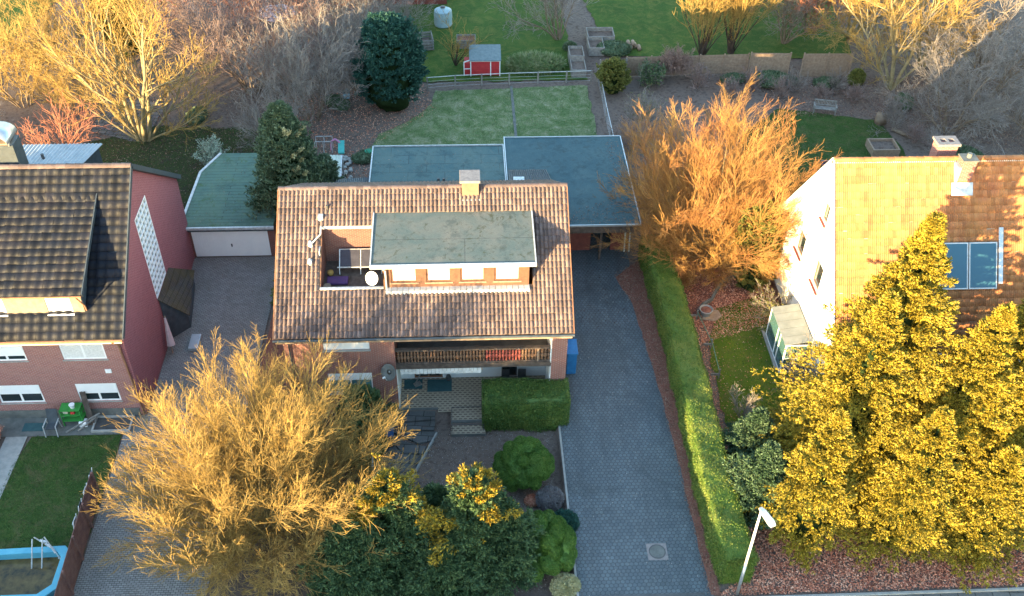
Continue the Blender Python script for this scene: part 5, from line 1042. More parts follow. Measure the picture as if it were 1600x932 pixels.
ball_bush('heather_bush', 'small grey heather bush between the two green ball bushes', 'bush', (3.95, 30.7, GARDEN_Z), 0.62, 0.6, 0.85, 5000, M['lf_heather'], 205, L=0.12, W=0.04, spread=0.9)
ball_bush('holly_bush', 'small dark green bush with yellow specks on the driveway edge', 'bush', (4.55, 29.2, GARDEN_Z), 0.62, 0.6, 0.95, 4500, M['lf_blue'], 206, L=0.12, W=0.08, spread=0.9)
ball_bush('cream_bush', 'small cream-leaved bush at the bottom edge below the ball bush', 'bush', (4.3, 25.75, GARDEN_Z), 0.62, 0.55, 0.8, 4500, M['lf_cream'], 207, L=0.11, W=0.07, spread=0.9)
ball_bush('low_bush', 'low grey-green plant at the bottom edge left of the cream bush', 'plant', (2.5, 26.2, GARDEN_Z), 0.4, 0.35, 0.4, 1500, M['lf_thuja'], 208, spread=0.9)
ball_bush('low_bush', 'small rust-red plant at the foot of the upper ball bush', 'plant', (3.1, 30.8, GARDEN_Z), 0.35, 0.3, 0.35, 1200, M['leaves_red'], 209, spread=0.9)
ball_bush('ornamental_grass', 'sprawling clump of long grass right of the red playhouse', 'plant', (6.1, 74.3, 0), 2.1, 0.95, 1.0, 5200, M['blade_pale'], 210, L=0.5, W=0.05, spread=0.8)
twig_bush('silver_shrub', 'pale silver-leaved shrub behind the garage roof corner', 'shrub', (-17.1, 59.6, 0), 211, 18, 2.2, 0.9, M['twig_grey'], M['lf_silver'], 5200, L=0.13, W=0.06)
twig_bush('climbing_plant', 'sparse leafy climber on the white wall above the glasshouse', 'climber', (18.75, 43.6, 0), 212, 16, 3.0, 0.3, M['twig_grey'], M['lf_olive'], 1500)
twig_bush('climbing_plant', 'bare climber on the white wall below the glasshouse roof', 'climber', (18.75, 37.4, 0), 213, 22, 3.2, 0.5, M['twig_grey'])
twig_bush('bare_shrub', 'rusty shrub at the foot of the coppery tree beside the hedge', 'shrub', (13.1, 46.4, 0), 214, 22, 1.9, 1.0, M['twig_copper'])
twig_bush('red_shrub', 'dark red shrub at the left edge beside the garden path', 'shrub', (-24.4, 35.4, 0), 215, 14, 1.0, 0.5, M['twig_rust'], M['leaves_red'], 900)
for i, (x, y, r_, h, lb) in enumerate([(12.8, 77.0, 1.4, 0.8, 'low green plants around the log pile'), (31.8, 71.2, 0.6, 1.3, 'small olive bush left of the tangled trees'), (25, 71.6, 1.6, 0.7, 'low green plants at the foot of the woven panel'), (9.2, 77.6, 0.5, 0.6, 'grey-green plant behind the cold frame')]):
    ball_bush('low_bush', lb, 'plant', (x, y, 0), r_, r_*0.7, h, 3000, M['lf_olive' if i == 1 else 'lf_thuja'], 220+i, L=0.16, W=0.07, spread=0.9)
_r3 = random.Random(31)
_w1 = twig_bush('thorny_shrub', 'low mauve thorny shrub left of the wooden bench', 'shrub', (25.2, 69.4, 0), 241, 14, 1.5, 0.8, M['twig_mauve'], M['lf_heather'], 300)
for k, (x, y, s_, lb) in enumerate([(23.2, 70.6, 1.1, 'low mauve shrub at the foot of the tilted woven panel'), (21.2, 69.6, 1.0, 'low mauve shrub behind the coppery crown, right part'), (28.3, 69.2, 0.8, 'low mauve shrub straight behind the bench'), (30.8, 68.6, 0.9, 'low mauve shrub right of the bench'), (33.3, 66.6, 0.8, 'low mauve shrub above the round log'), (19.0, 71.2, 1.1, 'low mauve shrub against the long woven fence'), (33.6, 62.6, 0.9, 'low mauve shrub below the pale plank-like log')]):
    cp(_w1, (x, y, 0), k*1.3, s_, lb)
_w2 = ball_bush('low_bush', 'spreading green ground plant in front of the broad woven panel', 'plant', (29.4, 71.2, 0), 1.0, 0.6, 0.5, 1500, M['lf_thuja'], 242, L=0.16, W=0.07, spread=0.9)
for k, (x, y, s_, lb) in enumerate([(26.2, 71.6, 0.9, 'green ground plant between the two woven panels'), (34.6, 68.0, 1.1, 'green ground plant under the leaning yellow tree'), (36.8, 60.4, 1.2, 'green ground plant behind the big chimney of the white house'), (22.0, 72.0, 1.0, 'green ground plant at the right end of the long woven fence'), (-13.4, 60.6, 1.2, 'green ground plant behind the garage roof'), (-9.6, 68.8, 1.1, 'green ground plant left of the egg-shaped conifer'), (-6.9, 61.2, 1.0, 'green ground plant left of the pale back lawn'), (-20.0, 67.0, 1.1, 'green ground plant right of the spreading tree trunk')]):
    cp(_w2, (x, y, 0), k*1.1, s_, lb)
# ------------------------------------------------------------------ countless small stuff
turf('grass', back_poly, 26000, 0.0, 0.09, M['blade_pale'], 301); turf('grass', rback_poly, 16000, 0.0, 0.08, M['blade'], 302); turf('grass', left_poly, 15000, 0.0, 0.07, M['blade'], 303)
turf('grass', right_poly, 10000, 0.0, 0.07, M['blade'], 304); turf('grass', lb_poly, 14000, 0.0, 0.1, M['blade'], 305)
litter('fallen_leaves', [(11.2, 25.0), (30, 25.0), (30, 29.5), (12.7, 29.5), (12.7, 26)], 34000, -0.03, 0.10, M['leaves_red'], 311)
litter('fallen_leaves', [(12.5, 41), (18.9, 43.4), (18.9, 50), (12.5, 51)], 13000, 0.0, 0.09, M['leaves_red'], 312)
litter('fallen_leaves', [(10.75, 25), (11.4, 25), (11.3, 49.4), (9.2, 47.8), (10.0, 45), (10.5, 38)], 5000, 0.01, 0.07, M['leaves_brown'], 313)
litter('fallen_leaves', [(12.8, 30), (14.3, 30), (14.3, 43), (12.8, 43)], 2600, -0.02, 0.08, M['leaves_red'], 333)
litter('roof_litter', [(-5.9, 50), (2.6, 50), (2.6, 58), (-5.9, 58)], 260, 2.985, 0.06, M['leaves_brown'], 336)
litter('roof_litter', [(-16.8, 50.2), (-11.9, 50.2), (-11.5, 58), (-16, 57.5)], 260, 2.505, 0.06, M['leaves_brown'], 337)
litter('fallen_leaves', [(14.2, 33.5), (18.9, 33.5), (18.9, 44), (14.2, 44)], 900, 0.02, 0.07, M['leaves_red'], 314)
litter('fallen_leaves', [(-4.6, 25), (4.6, 25), (4.6, 35.8), (-4.6, 35.8)], 9000, GARDEN_Z+0.01, 0.045, M['litter_pale'], 315)
litter('fallen_leaves', [(-14, 58), (-4.5, 58.5), (-6.6, 63), (-2, 68), (-3, 72), (-14, 70)], 5200, 0.0, 0.10, M['leaves_red'], 316)
litter('fallen_leaves', [(-31, 52), (-17, 52), (-14, 63), (-14, 72), (-31, 70)], 7000, 0.0, 0.10, M['leaves_brown'], 317)
litter('fallen_leaves', [(24, 66.5), (33, 66), (42, 60), (44, 72), (24, 73)], 9000, 0.0, 0.10, M['leaves_brown'], 318)
litter('fallen_leaves', [(5.2, 25.2), (10.7, 25.2), (10.3, 46), (5.3, 46)], 420, 0.004, 0.055, M['litter_pale'], 330)
litter('fallen_leaves', [(-17.5, 25), (-12, 25), (-11.8, 49), (-16.8, 49)], 380, 0.004, 0.06, M['leaves_brown'], 331)
litter('fallen_leaves', [(6.6, 42), (9.6, 43), (9.8, 49), (6.4, 49)], 260, 0.01, 0.08, M['bark_dark'], 319)
litter('roof_litter', [(4.5, 49.1), (10.7, 49.1), (10.7, 58.8), (9.6, 58.5), (9.9, 52), (4.5, 49.4)], 900, 2.99, 0.07, M['leaves_brown'], 321)
# ------------------------------------------------------------------ fences
def post_fence(name, label, pts, h, mat, rail=True, rows=3):
    f = thing(name, (pts[0][0], pts[0][1], 0), label, 'fence')
    for x, y in pts: m_ = MB(); m_.box(x-0.06, y-0.06, 0, x+0.06, y+0.06, h); m_.build('post', mat, f)
    m_ = MB()
    for a, b in zip(pts[:-1], pts[1:]):
        if rail: m_.bar((a[0], a[1], h-0.03), (b[0], b[1], h-0.03), 0.045)
        for k in range(rows): z = h*(k+0.6)/(rows+1); m_.bar((a[0], a[1], z), (b[0], b[1], z), 0.012)
    m_.build('rail', M['alu'] if rail else mat, f)
    return f
post_fence('wire_fence', 'low wire fence with grey posts along the far side of the back lawn', [(-2.7, 71.1), (-0.5, 71.4), (1.6, 71.55), (3.8, 71.7), (6.1, 71.8), (8.4, 71.9), (10.4, 72.0)], 1.05, M['wood_grey'])
post_fence('wire_fence', 'thin wire fence between the back lawn and the coppery tree', [(10.95, 72), (10.95, 69), (10.9, 66), (10.9, 63), (10.9, 60)], 1.2, M['wood_grey'], rows=4)
def board_fence(name, label, a, b, h, mat, n, style='h', th=0.03):
    f = thing(name, (a[0], a[1], 0), label, 'fence'); a = Vector((*a, 0)); b = Vector((*b, 0)); L_ = (b-a).length; d = (b-a)/L_; nrm = Vector((-d.y, d.x, 0))
    m_ = MB(); 
    if style == 'h':
        k = int(h/0.14)
        for i in range(k): z = 0.05+i*(h-0.08)/k; m_.bar(a+Vector((0, 0, z))+nrm*(0.012*(i % 2)), b+Vector((0, 0, z))+nrm*(0.012*(i % 2)), th, 0.11)
    elif style == 'v':
        k = int(L_/0.125)
        for i in range(k): p = a+d*(i+0.5)*L_/k; hh = h+rr.uniform(-0.01, 0.01); m_.bar(p, p+Vector((0, 0, hh)), 0.11, th, up=tuple(nrm))
    else:
        k = int(h/0.07)
        for i in range(k): z = 0.05+i*(h-0.08)/k; m_.bar(a+Vector((0, 0, z))+nrm*(0.015*(i % 2)), b+Vector((0, 0, z+rr.uniform(-0.01, 0.01)))+nrm*(0.015*(i % 2)), th, 0.062)
    m_.build('panel', mat, f)
    for i in range(n+1):
        p = a+d*L_*i/n-nrm*0.06; m_ = MB(); m_.box(p.x-0.05, p.y-0.05, 0, p.x+0.05, p.y+0.05, h+0.06); m_.build('post', mat, f)
    return f
board_fence('slat_fence', 'pale horizontal slat fence panel beside the woven fence', (11.1, 72.5), (13.25, 72.6), 1.7, M['wood_grey'], 1)
board_fence('woven_fence', 'long brown woven fence behind the coppery tree', (13.3, 72.9), (23.3, 73.3), 1.75, M['wood_tan'], 5, 'w')
board_fence('woven_fence', 'short tilted woven fence panel left of the gap', (23.4, 73.0), (26.6, 72.9), 2.0, M['wood_tan'], 1, 'w')
board_fence('woven_fence', 'broad woven fence panel behind the wooden bench', (27.6, 72.6), (31.6, 72.6), 2.1, M['wood_tan'], 2, 'w')
board_fence('board_fence', 'tall reddish board fence between the pool and the left driveway', (-17.85, 24.3), (-18.1, 31.6), 1.75, M['fence_wood'], 4, 'v')
board_fence('board_fence', 'reddish board fence along the street in front of the pool', (-31, 24.2), (-17.95, 24.2), 1.6, M['fence_wood'], 6, 'v')
post_fence('wire_fence', 'thin fence wire at the far left garden', [(-38, 74), (-34, 74.6), (-30, 75.2)], 1.1, M['wood_grey'])
# ------------------------------------------------------------------ back gardens
PH = thing('playhouse', (1.9, 73.9, 0), 'small red wooden playhouse with white trim and a grey roof', 'playhouse')
m_ = MB()
for i in range(13): z = 0.1+i*0.1; m_.box(0.75+0.0, 73.1-0.006*(i % 2), z, 3.1, 74.6, z+0.097)
m_.build('wall', M['play_red'], PH)
m_ = MB(); 
for x in (0.72, 2.32, 3.06): m_.box(x, 73.04, 0.05, x+0.08, 73.085, 1.45)
m_.box(0.72, 73.0, 1.36, 3.14, 73.08, 1.43); m_.build('trim', M['white'], PH)
m_ = MB(); m_.prism([(72.95, 1.42), (74.7, 1.95), (74.7, 2.0), (72.95, 1.48)], 'x', 0.65, 3.2); m_.build('roof', M['roof_teal'], PH)
m_ = MB(); m_.box(0.25, 73.3, 0.05, 0.7, 74.3, 1.1); m_.build('porch', M['play_red'], PH); m_ = MB(); m_.bar((0.22, 73.25, 0), (0.22, 73.25, 1.2), 0.07); m_.bar((0.22, 73.25, 1.2), (0.7, 73.1, 1.45), 0.07); m_.bar((0.22, 73.25, 0.6), (0.7, 73.1, 0.7), 0.05); m_.build('porch_frame', M['white'], PH)
WT = thing('water_tank', (-1.5, 82.4, 0), 'pale blue-grey water tank beside the dark red shed', 'tank')
m_ = MB(); m_.lathe([(0.75, 0), (0.8, 0.1), (0.78, 0.5), (0.8, 0.9), (0.76, 1.35), (0.5, 1.5), (0.2, 1.55), (0.18, 1.65)], (-1.5, 82.4, 0), 16); m_.build('tank_body', m_var('tank_grey', (0.25, 0.36, 0.4), (0.35, 0.45, 0.48), 3, 0.5), WT)
m_ = MB(); m_.lathe([(0.22, 1.62), (0.22, 1.7), (0.1, 1.74)], (-1.5, 82.4, 0), 12); m_.build('lid', M['dark_metal'], WT)
RS = thing('shed', (-5.0, 88, 0), 'dark red shed with a blue-grey sheet roof at the top edge', 'shed')
m_ = MB(); m_.box(-10.4, 86.5, 0, -1.2, 90.5, 2.1); m_.build('wall', M['wood_red'], RS); m_ = MB(); corr(m_, (-10.6, 86.2, 2.15), (-5.0, 86.2, 2.15), (-3.0, 91, 2.7), (-10.6, 91, 2.7), 40, 0.06); m_.build('roof', M['metal'], RS)
PL = thing('pallet_composter', (-3.3, 78.4, 0), 'compost box made of grey pallets right of the dark conifer', 'composter')
for (x, y, rz) in ((-3.3, 77.5, 0.15), (-3.5, 79.1, 0.15), (-4.3, 78.1, 1.7), (-2.4, 78.5, 1.7)):
    m_ = MB()
    for k in range(4): m_.box(x-0.95, y-0.03, 0.05+k*0.24, x+0.95, y+0.03, 0.2+k*0.24, rz, (x, y))
    m_.build('pallet', M['wood_grey'], PL)
m_ = MB(); m_.box(-4.1, 77.8, 0, -2.6, 78.9, 0.5, 0.15); m_.build('compost', M['soil'], PL)
CB = thing('compost_heap', (0.3, 78.6, 0), 'grey compost crate right of the bare fruit tree', 'crate')
m_ = MB(); 
for k in range(4): z = k*0.2; m_.box(-0.3, 77.9, z, 1.2, 77.95, z+0.15); m_.box(-0.3, 79.0, z, 1.2, 79.05, z+0.15); m_.box(-0.35, 77.9, z, -0.3, 79.05, z+0.15); m_.box(1.2, 77.9, z, 1.25, 79.05, z+0.15)
m_.build('slats', M['wood_grey'], CB); m_ = MB(); m_.box(-0.28, 77.97, 0, 1.18, 78.98, 0.6); m_.build('compost', M['litter_soil'], CB)
RB = thing('raised_bed', (11.7, 78.4, 0), 'open grey wooden planting frames beside the far lawn', 'planter')
def frame_box(mb, x0, y0, x1, y1, h, t=0.07):
    mb.box(x0, y0, 0, x1, y0+t, h); mb.box(x0, y1-t, 0, x1, y1, h); mb.box(x0, y0+t, 0, x0+t, y1-t, h); mb.box(x1-t, y0+t, 0, x1, y1-t, h)
m_ = MB(); frame_box(m_, 10.7, 76.4, 12.0, 78.4, 0.75); frame_box(m_, 10.8, 78.45, 13.1, 80.2, 0.75); m_.build('frame', M['wood_grey'], RB); m_ = MB(); m_.box(10.77, 76.47, 0, 11.93, 78.33, 0.45); m_.box(10.87, 78.52, 0, 13.03, 80.13, 0.4); m_.build('soil', M['soil'], RB)
CF = thing('cold_frame', (9.5, 74.5, 0), 'pale stepped cold frame just behind the wire fence', 'cold frame')
m_ = MB(); frame_box(m_, 8.9, 72.8, 10.1, 74.6, 0.7, 0.06); frame_box(m_, 8.9, 74.65, 10.1, 76.4, 0.95, 0.06); m_.build('frame', M['wood_grey'], CF); m_ = MB(); m_.box(8.97, 72.87, 0, 10.03, 74.53, 0.5); m_.box(8.97, 74.72, 0, 10.03, 76.33, 0.7); m_.build('soil', M['soil'], CF)
BN = thing('garden_bench', (28.0, 66.9, 0), 'grey slatted wooden bench on the right back lawn', 'bench')
bz = -0.22
def rb(mb, x0, y0, z0, x1, y1, z1): mb.box(28+x0, 66.9+y0, z0, 28+x1, 66.9+y1, z1, bz, (28, 66.9)) if False else mb.add([(28+(x*cos(bz)-y*sin(bz)), 66.9+(x*sin(bz)+y*cos(bz)), z) for x, y, z in [(x0, y0, z0), (x1, y0, z0), (x1, y1, z0), (x0, y1, z0), (x0, y0, z1), (x1, y0, z1), (x1, y1, z1), (x0, y1, z1)]], [(0, 3, 2, 1), (4, 5, 6, 7), (0, 1, 5, 4), (1, 2, 6, 5), (2, 3, 7, 6), (3, 0, 4, 7)])
m_ = MB(); [rb(m_, -0.85, -0.3+k*0.13, 0.42, 0.85, -0.2+k*0.13, 0.46) for k in range(4)]; m_.build('seat', M['wood_grey'], BN)
m_ = MB(); rb(m_, -0.85, 0.22, 0.9, 0.85, 0.28, 0.98); rb(m_, -0.85, 0.22, 0.52, 0.85, 0.28, 0.58); [rb(m_, -0.8+k*0.115, 0.235, 0.58, -0.75+k*0.115, 0.265, 0.9) for k in range(14)]; m_.build('backrest', M['wood_grey'], BN)
for x in (-0.85, 0.78):
    for y in (-0.3, 0.22): m_ = MB(); rb(m_, x, y, 0, x+0.07, y+0.07, 0.64 if y < 0 else 0.95); m_.build('leg', M['wood_grey'], BN)
    m_ = MB(); rb(m_, x-0.01, -0.34, 0.64, x+0.09, 0.24, 0.68); m_.build('armrest', M['wood_grey'], BN)
def log(label, a, b, r, parent=None):
    o = MB().tube(a, b, r, r*0.9, 10).build('log', M['bark'], parent, True); return tag(o, label, 'log')
log('short round log standing at the corner of the right back lawn', (31.9, 65.3, 0), (31.9, 65.3, 0.75), 0.45)
log('pale plank-like log lying right of the round one', (32.5, 64.2, 0.12), (33.6, 62.9, 0.12), 0.14)
for i, (x, y, z) in enumerate([(14.0, 77.9, 0.16), (14.4, 77.8, 0.16), (14.8, 78.0, 0.16), (14.2, 77.9, 0.42), (14.6, 77.9, 0.42), (15.1, 77.6, 0.15)]):
    o = tag(MB().tube((x, y-0.35, z), (x, y+0.3, z), 0.17, 0.16, 9).build('log', M['wood_tan'], None, True), 'sawn log of the small heap beside the planting frames', 'log', 'sawn logs in the heap')
P1 = thing('wooden_planter', (30.2, 59.2, 0), 'square wooden planter behind the yellow-lit roof of the white house', 'planter')
m_ = MB(); frame_box(m_, *G(1362, 246)[:2], *[v+k for v, k in zip(G(1362, 246)[:2], (2.0, 1.6))], 0.6, 0.12); m_.build('frame', M['wood_tan'], P1)
q_ = G(1362, 246); m_ = MB(); m_.box(q_[0]+0.13, q_[1]+0.13, 0, q_[0]+1.87, q_[1]+1.47, 0.4); m_.build('soil', M['soil'], P1)
# parasol, bird box, toys, washing frame
TP = thing('parasol', (-17.2, 84.5, 0), 'pale lilac open parasol among bare trees at the top edge', 'parasol')
m_ = MB(); m_.tube((-15.4, 80.2, 0), (-15.4, 80.2, 2.7), 0.03); m_.build('pole', M['metal'], TP)
m_ = MB(); m_.lathe([(1.75, 2.25), (1.2, 2.5), (0.6, 2.68), (0.05, 2.78)], (-15.4, 80.2, 0), 8); m_.build('canopy', m_var('lilac_cloth', (0.55, 0.5, 0.6), (0.7, 0.66, 0.72), 2, 0.8), TP)
BB = thing('bird_box', (*G(543, 163)[:2], 0), 'small blue bird box on a post left of the dark conifer', 'bird box'); q_ = G(543, 163)
m_ = MB(); m_.box(q_[0]-0.04, q_[1]-0.04, 0, q_[0]+0.04, q_[1]+0.04, 0.6); m_.build('post', M['wood_dark'], BB); m_ = MB(); m_.box(q_[0]-0.22, q_[1]-0.2, 0.6, q_[0]+0.22, q_[1]+0.2, 1.05); m_.build('box', m_var('box_blue', (0.12, 0.3, 0.42), (0.2, 0.4, 0.5), 4), BB); m_ = MB(); m_.prism([(-0.3+q_[0], 1.05), (0.3+q_[0], 1.05), (q_[0], 1.25)], 'y', q_[1]-0.25, q_[1]+0.25); m_.build('roof', M['slate'], BB)
LC = thing('glazed_canopy', (-8.8, 59, 0), 'small pale translucent-roofed shelter behind the middle house', 'shelter')
c_ = [G(500, 243, 1.9), G(534, 243, 1.9), G(532, 285, 1.8), G(506, 286, 1.8)]
m_ = MB(); corr(m_, c_[0], c_[1], c_[2], c_[3], 14, 0.05); m_.build('roof', m_var('pale_sheet', (0.42, 0.45, 0.38), (0.56, 0.58, 0.5), 3, 0.6), LC)
for p in c_: m_ = MB(); m_.box(p[0]-0.04, p[1]-0.04, 0, p[0]+0.04, p[1]+0.04, 1.85); m_.build('post', M['alu'], LC)
m_ = MB(); m_.bar(c_[1], c_[2], 0.09); m_.build('edge_beam', M['alu'], LC)
TR = thing('metal_rack', (*G(506, 240)[:2], 0), 'open pale metal rack behind the translucent-roofed shelter', 'rack'); q_ = G(506, 240)
m_ = MB(); 
for dx in (-0.6, 0.0, 0.6): m_.box(q_[0]+dx, q_[1], 0, q_[0]+dx+0.05, q_[1]+0.05, 1.0); m_.box(q_[0]+dx, q_[1]+0.7, 0, q_[0]+dx+0.05, q_[1]+0.75, 1.0)
m_.box(q_[0]-0.6, q_[1], 0.95, q_[0]+0.65, q_[1]+0.05, 1.0); m_.box(q_[0]-0.6, q_[1]+0.7, 0.95, q_[0]+0.65, q_[1]+0.75, 1.0); m_.build('frame', M['alu'], TR)
TY = thing('toy_slide', (*G(526, 238)[:2], 0), 'pink and teal plastic toy slide beside the metal rack', 'toy'); q_ = G(526, 238)
m_ = MB(); m_.pipe([(q_[0]-0.35, q_[1], 0.2), (q_[0]-0.3, q_[1], 0.9), (q_[0], q_[1], 1.1), (q_[0]+0.3, q_[1], 0.8)], 0.07); m_.build('arch', m_var('pink_plastic', (0.5, 0.2, 0.35), (0.6, 0.28, 0.42), 3, 0.4), TY)
m_ = MB(); m_.prism([(q_[1]-0.4, 0.1), (q_[1]+0.3, 0.7), (q_[1]+0.3, 0.8), (q_[1]-0.4, 0.2)], 'x', q_[0]+0.15, q_[0]+0.6); m_.build('slide', m_var('teal_plastic', (0.05, 0.35, 0.33), (0.08, 0.45, 0.4), 3, 0.4), TY)
_r2 = random.Random(8)
for i in range(26):
    x, y, _ = G(540+_r2.uniform(-9, 9), _r2.uniform(245, 284)); s = _r2.uniform(0.1, 0.22)
    o = MB().lathe([(s*0.6, 0), (s, s*0.3), (s*0.8, s*0.7), (s*0.3, s*0.85)], (x, y, 0), 7).build('stone', M['concrete'], None); o['label'] = 'pale stone of the loose row right of the translucent shelter'; o['category'] = 'stone'; o['group'] = 'pale stones in the loose row'
tag(MB().lathe([(0.2, 0), (0.28, 0.3), (0.3, 0.55), (0.25, 0.56)], (*G(577, 246)[:2], 0), 12).build('rain_butt', m_var('green_plastic', (0.03, 0.2, 0.12), (0.05, 0.28, 0.16), 3, 0.5)), 'green plastic tub at the corner of the flat-roofed annex', 'tub')
# ------------------------------------------------------------------ right garden
GH = thing('glasshouse', (18.2, 40.4, 0), 'lean-to glasshouse with pale roof panels against the white wall', 'greenhouse')
gx0, gx1, gy0, gy1 = 17.5, 18.93, 38.95, 42.1
m_ = MB()
for x, y in ((gx0, gy0), (gx1, gy0), (gx0, gy1), (gx1, gy1), (gx0, 40.5), (gx0, 40.0)): m_.box(x-0.035, y-0.035, 0.0, x+0.035, y+0.035, 2.1 if x < 18 else 2.3)
for z in (0.04, 1.1, 2.07):
    m_.box(gx0, gy0-0.03, z, gx1, gy0+0.03, z+0.06)
m_.box(gx0-0.03, gy0, 2.05, gx0+0.03, gy1, 2.12); m_.box(gx0-0.03, gy0, 0.0, gx0+0.03, gy1, 0.08); m_.box(gx0-0.03, gy1-0.03, 2.05, gx1, gy1+0.03, 2.12); m_.build('frame', M['white'], GH)
m_ = MB(); m_.box(gx0-0.006, gy0+0.05, 0.08, gx0+0.006, gy1-0.05, 2.05); m_.box(gx0+0.05, gy0-0.006, 0.1, gx1-0.05, gy0+0.006, 2.05); t_ = NT('greenhouse_glass'); t_.color((0.07, 0.16, 0.165)); t_.rough(0.12, 0.5); t_.b.inputs['Alpha'].default_value = 0.72; m_.build('pane', t_.m, GH)
for i in range(5):
    y = gy0+i*(gy1-gy0)/5; m_ = MB(); m_.prism([(gx0-0.08, 2.12), (gx1, 2.36), (gx1, 2.39), (gx0-0.08, 2.15)], 'y', y+0.012, y+0.62); m_.build('roof_panel', m_var('old_polycarbonate', (0.16, 0.18, 0.18), (0.24, 0.26, 0.26), 2, 0.5) if i == 0 else bpy.data.materials['old_polycarbonate'], GH)
m_ = MB(); m_.box(gx0+0.35, gy0+0.3, 0.75, gx1-0.1, gy1-0.3, 0.8); m_.build('shelf', M['wood_grey'], GH)
m_ = MB(); m_.box(gx0-0.2, 39.2, 0, gx0-0.05, 42.4, 0.06); m_.build('sill_stone', M['concrete'], GH)
for i, (px, py, lb) in enumerate([(1226, 600, 'left of two terracotta pots in front of the glasshouse'), (1238, 599, 'right of two terracotta pots in front of the glasshouse')]):
    x, y, _ = G(px, py); o = thing('flower_pot', (x, y, 0), lb, 'flower pot', 'terracotta pots by the glasshouse')
    m_ = MB(); m_.lathe([(0.12, 0), (0.19, 0.26), (0.21, 0.27), (0.21, 0.33), (0.18, 0.33), (0.16, 0.25)], (x, y, 0), 14); m_.build('pot', m_var('terracotta', (0.4, 0.14, 0.09), (0.48, 0.19, 0.12), 3) if i == 0 else bpy.data.materials['terracotta'], o); m_ = MB(); m_.lathe([(0.16, 0.24), (0.15, 0.27)], (x, y, 0), 14); m_.build('soil', M['soil'], o)
x, y, _ = G(1108, 494); ST = tag(MB().prism([(x-0.5, y-0.35), (x+0.3, y-0.5), (x+0.75, y-0.1), (x+0.6, y+0.45), (x-0.2, y+0.55)], 'z', -0.02, 0.08).build('stone_slab', M['wood_tan'], None, bevel=0.02), 'pinkish flat stone under the round planter', 'stone slab')
x, y, _ = G(1102, 492); PT = thing('round_planter', (x, y, 0.08), 'grey round planter with brown heather standing on the pinkish slab', 'planter')
m_ = MB(); m_.lathe([(0.3, 0.08), (0.38, 0.42), (0.42, 0.45), (0.38, 0.47), (0.33, 0.4)], (x, y, 0), 18); m_.build('bowl', M['concrete'], PT); m_ = MB(); m_.lathe([(0.34, 0.38), (0.25, 0.46), (0.05, 0.5)], (x, y, 0), 14); m_.build('heather', M['litter_soil'], PT)
for i, (px, py, lb) in enumerate([(1088, 500, 'grey rail post pair nearest the round planter'), (1110, 545, 'middle grey rail post pair on the right lawn edge'), (1122, 592, 'grey rail post pair nearest the camera on the right lawn edge')]):
    x, y, _ = G(px, py); R_ = thing('rail_post', (x, y, 0), lb, 'post', 'rail posts along the right lawn'); m_ = MB(); m_.bar((x, y, 0), (x, y, 0.75), 0.07); m_.bar((x-0.45, y, 0.35), (x+0.05, y, 0.35), 0.06, 0.14); m_.build('post', M['wood_grey'], R_)
    if i < 2: 
        nx_ = G(*[(1110, 545), (1122, 592)][i]); m_ = MB(); m_.bar((x, y, 0.6), (nx_[0], nx_[1], 0.55), 0.04); m_.build('rail', m_var('rail_green', (0.08, 0.16, 0.12), (0.12, 0.22, 0.16), 3) if i == 0 else bpy.data.materials['rail_green'], R_)
m_ = MB(); c_ = [G(*p) for p in ((1160, 432), (1142, 435), (1128, 443), (1118, 458), (1112, 470), (1098, 478), (1090, 488))]
for a, b in zip(c_[:-1], c_[1:]): m_.bar((a[0], a[1], 0.08), (b[0], b[1], 0.08), 0.16, 0.2)
tag(m_.build('bed_edging', M['concrete_dark']), 'curved mossy stone edging of the leafy bed below the coppery tree', 'edging')
# street lamp
LP = thing('street_lamp', (12.07, 25.05, 0), 'white street lamp at the pavement beside the golden conifers', 'street lamp')
m_ = MB(); m_.tube((12.07, 25.05, -0.05), (12.07, 25.05, 2.2), 0.075, 0.07, 14); m_.build('base', M['metal'], LP, True); m_ = MB(); m_.tube((12.07, 25.05, 2.2), (12.07, 25.05, 6.2), 0.065, 0.045, 14); m_.build('pole', M['white'], LP, True)
m_ = MB(); m_.prism([(6.17, -0.13), (6.29, -0.13), (6.33, 0.13), (6.17, 0.13)], 'x', 0, 0.1)
def lamp_head():
    a = Vector((12.05, 25.05, 6.22)); d = Vector((0.35, -0.93, -0.02)).normalized(); s = Vector((-d.y, d.x, 0)); u = Vector((0, 0, 1)); V = []
    for t, w, h0, h1 in ((-0.08, 0.07, -0.05, 0.06), (0.15, 0.12, -0.06, 0.10), (0.75, 0.15, -0.07, 0.09), (0.9, 0.12, -0.06, 0.04)):
        for sw, hh in ((-1, h0), (1, h0), (1, h1), (-1, h1)): V.append(a+d*t+s*w*sw+u*hh)
    F = [(0, 1, 2, 3), (12, 15, 14, 13)]+[(k*4+i, (k+1)*4+i, (k+1)*4+(i+1) % 4, k*4+(i+1) % 4) for k in range(3) for i in range(4)]
    return MB().add(V, F)
lamp_head().build('lamp_head', M['alu'], LP, bevel=0.015)
MH = thing('manhole_cover', (8.78, 27.4, 0), 'round manhole cover in a square concrete surround on the driveway', 'manhole cover')
m_ = MB(); m_.box(8.3, 26.96, -0.02, 9.25, 27.88, 0.006); m_.build('surround', M['cap_grey'], MH); m_ = MB(); m_.lathe([(0.40, 0.0), (0.40, 0.012), (0.36, 0.012), (0.36, 0.009)], (8.78, 27.42, 0), 28); m_.build('ring', M['dark_metal'], MH)
m_ = MB(); m_.lathe([(0.345, 0.0), (0.345, 0.014), (0.01, 0.014)], (8.78, 27.42, 0), 28); m_.build('cover', M['concrete_dark'], MH)
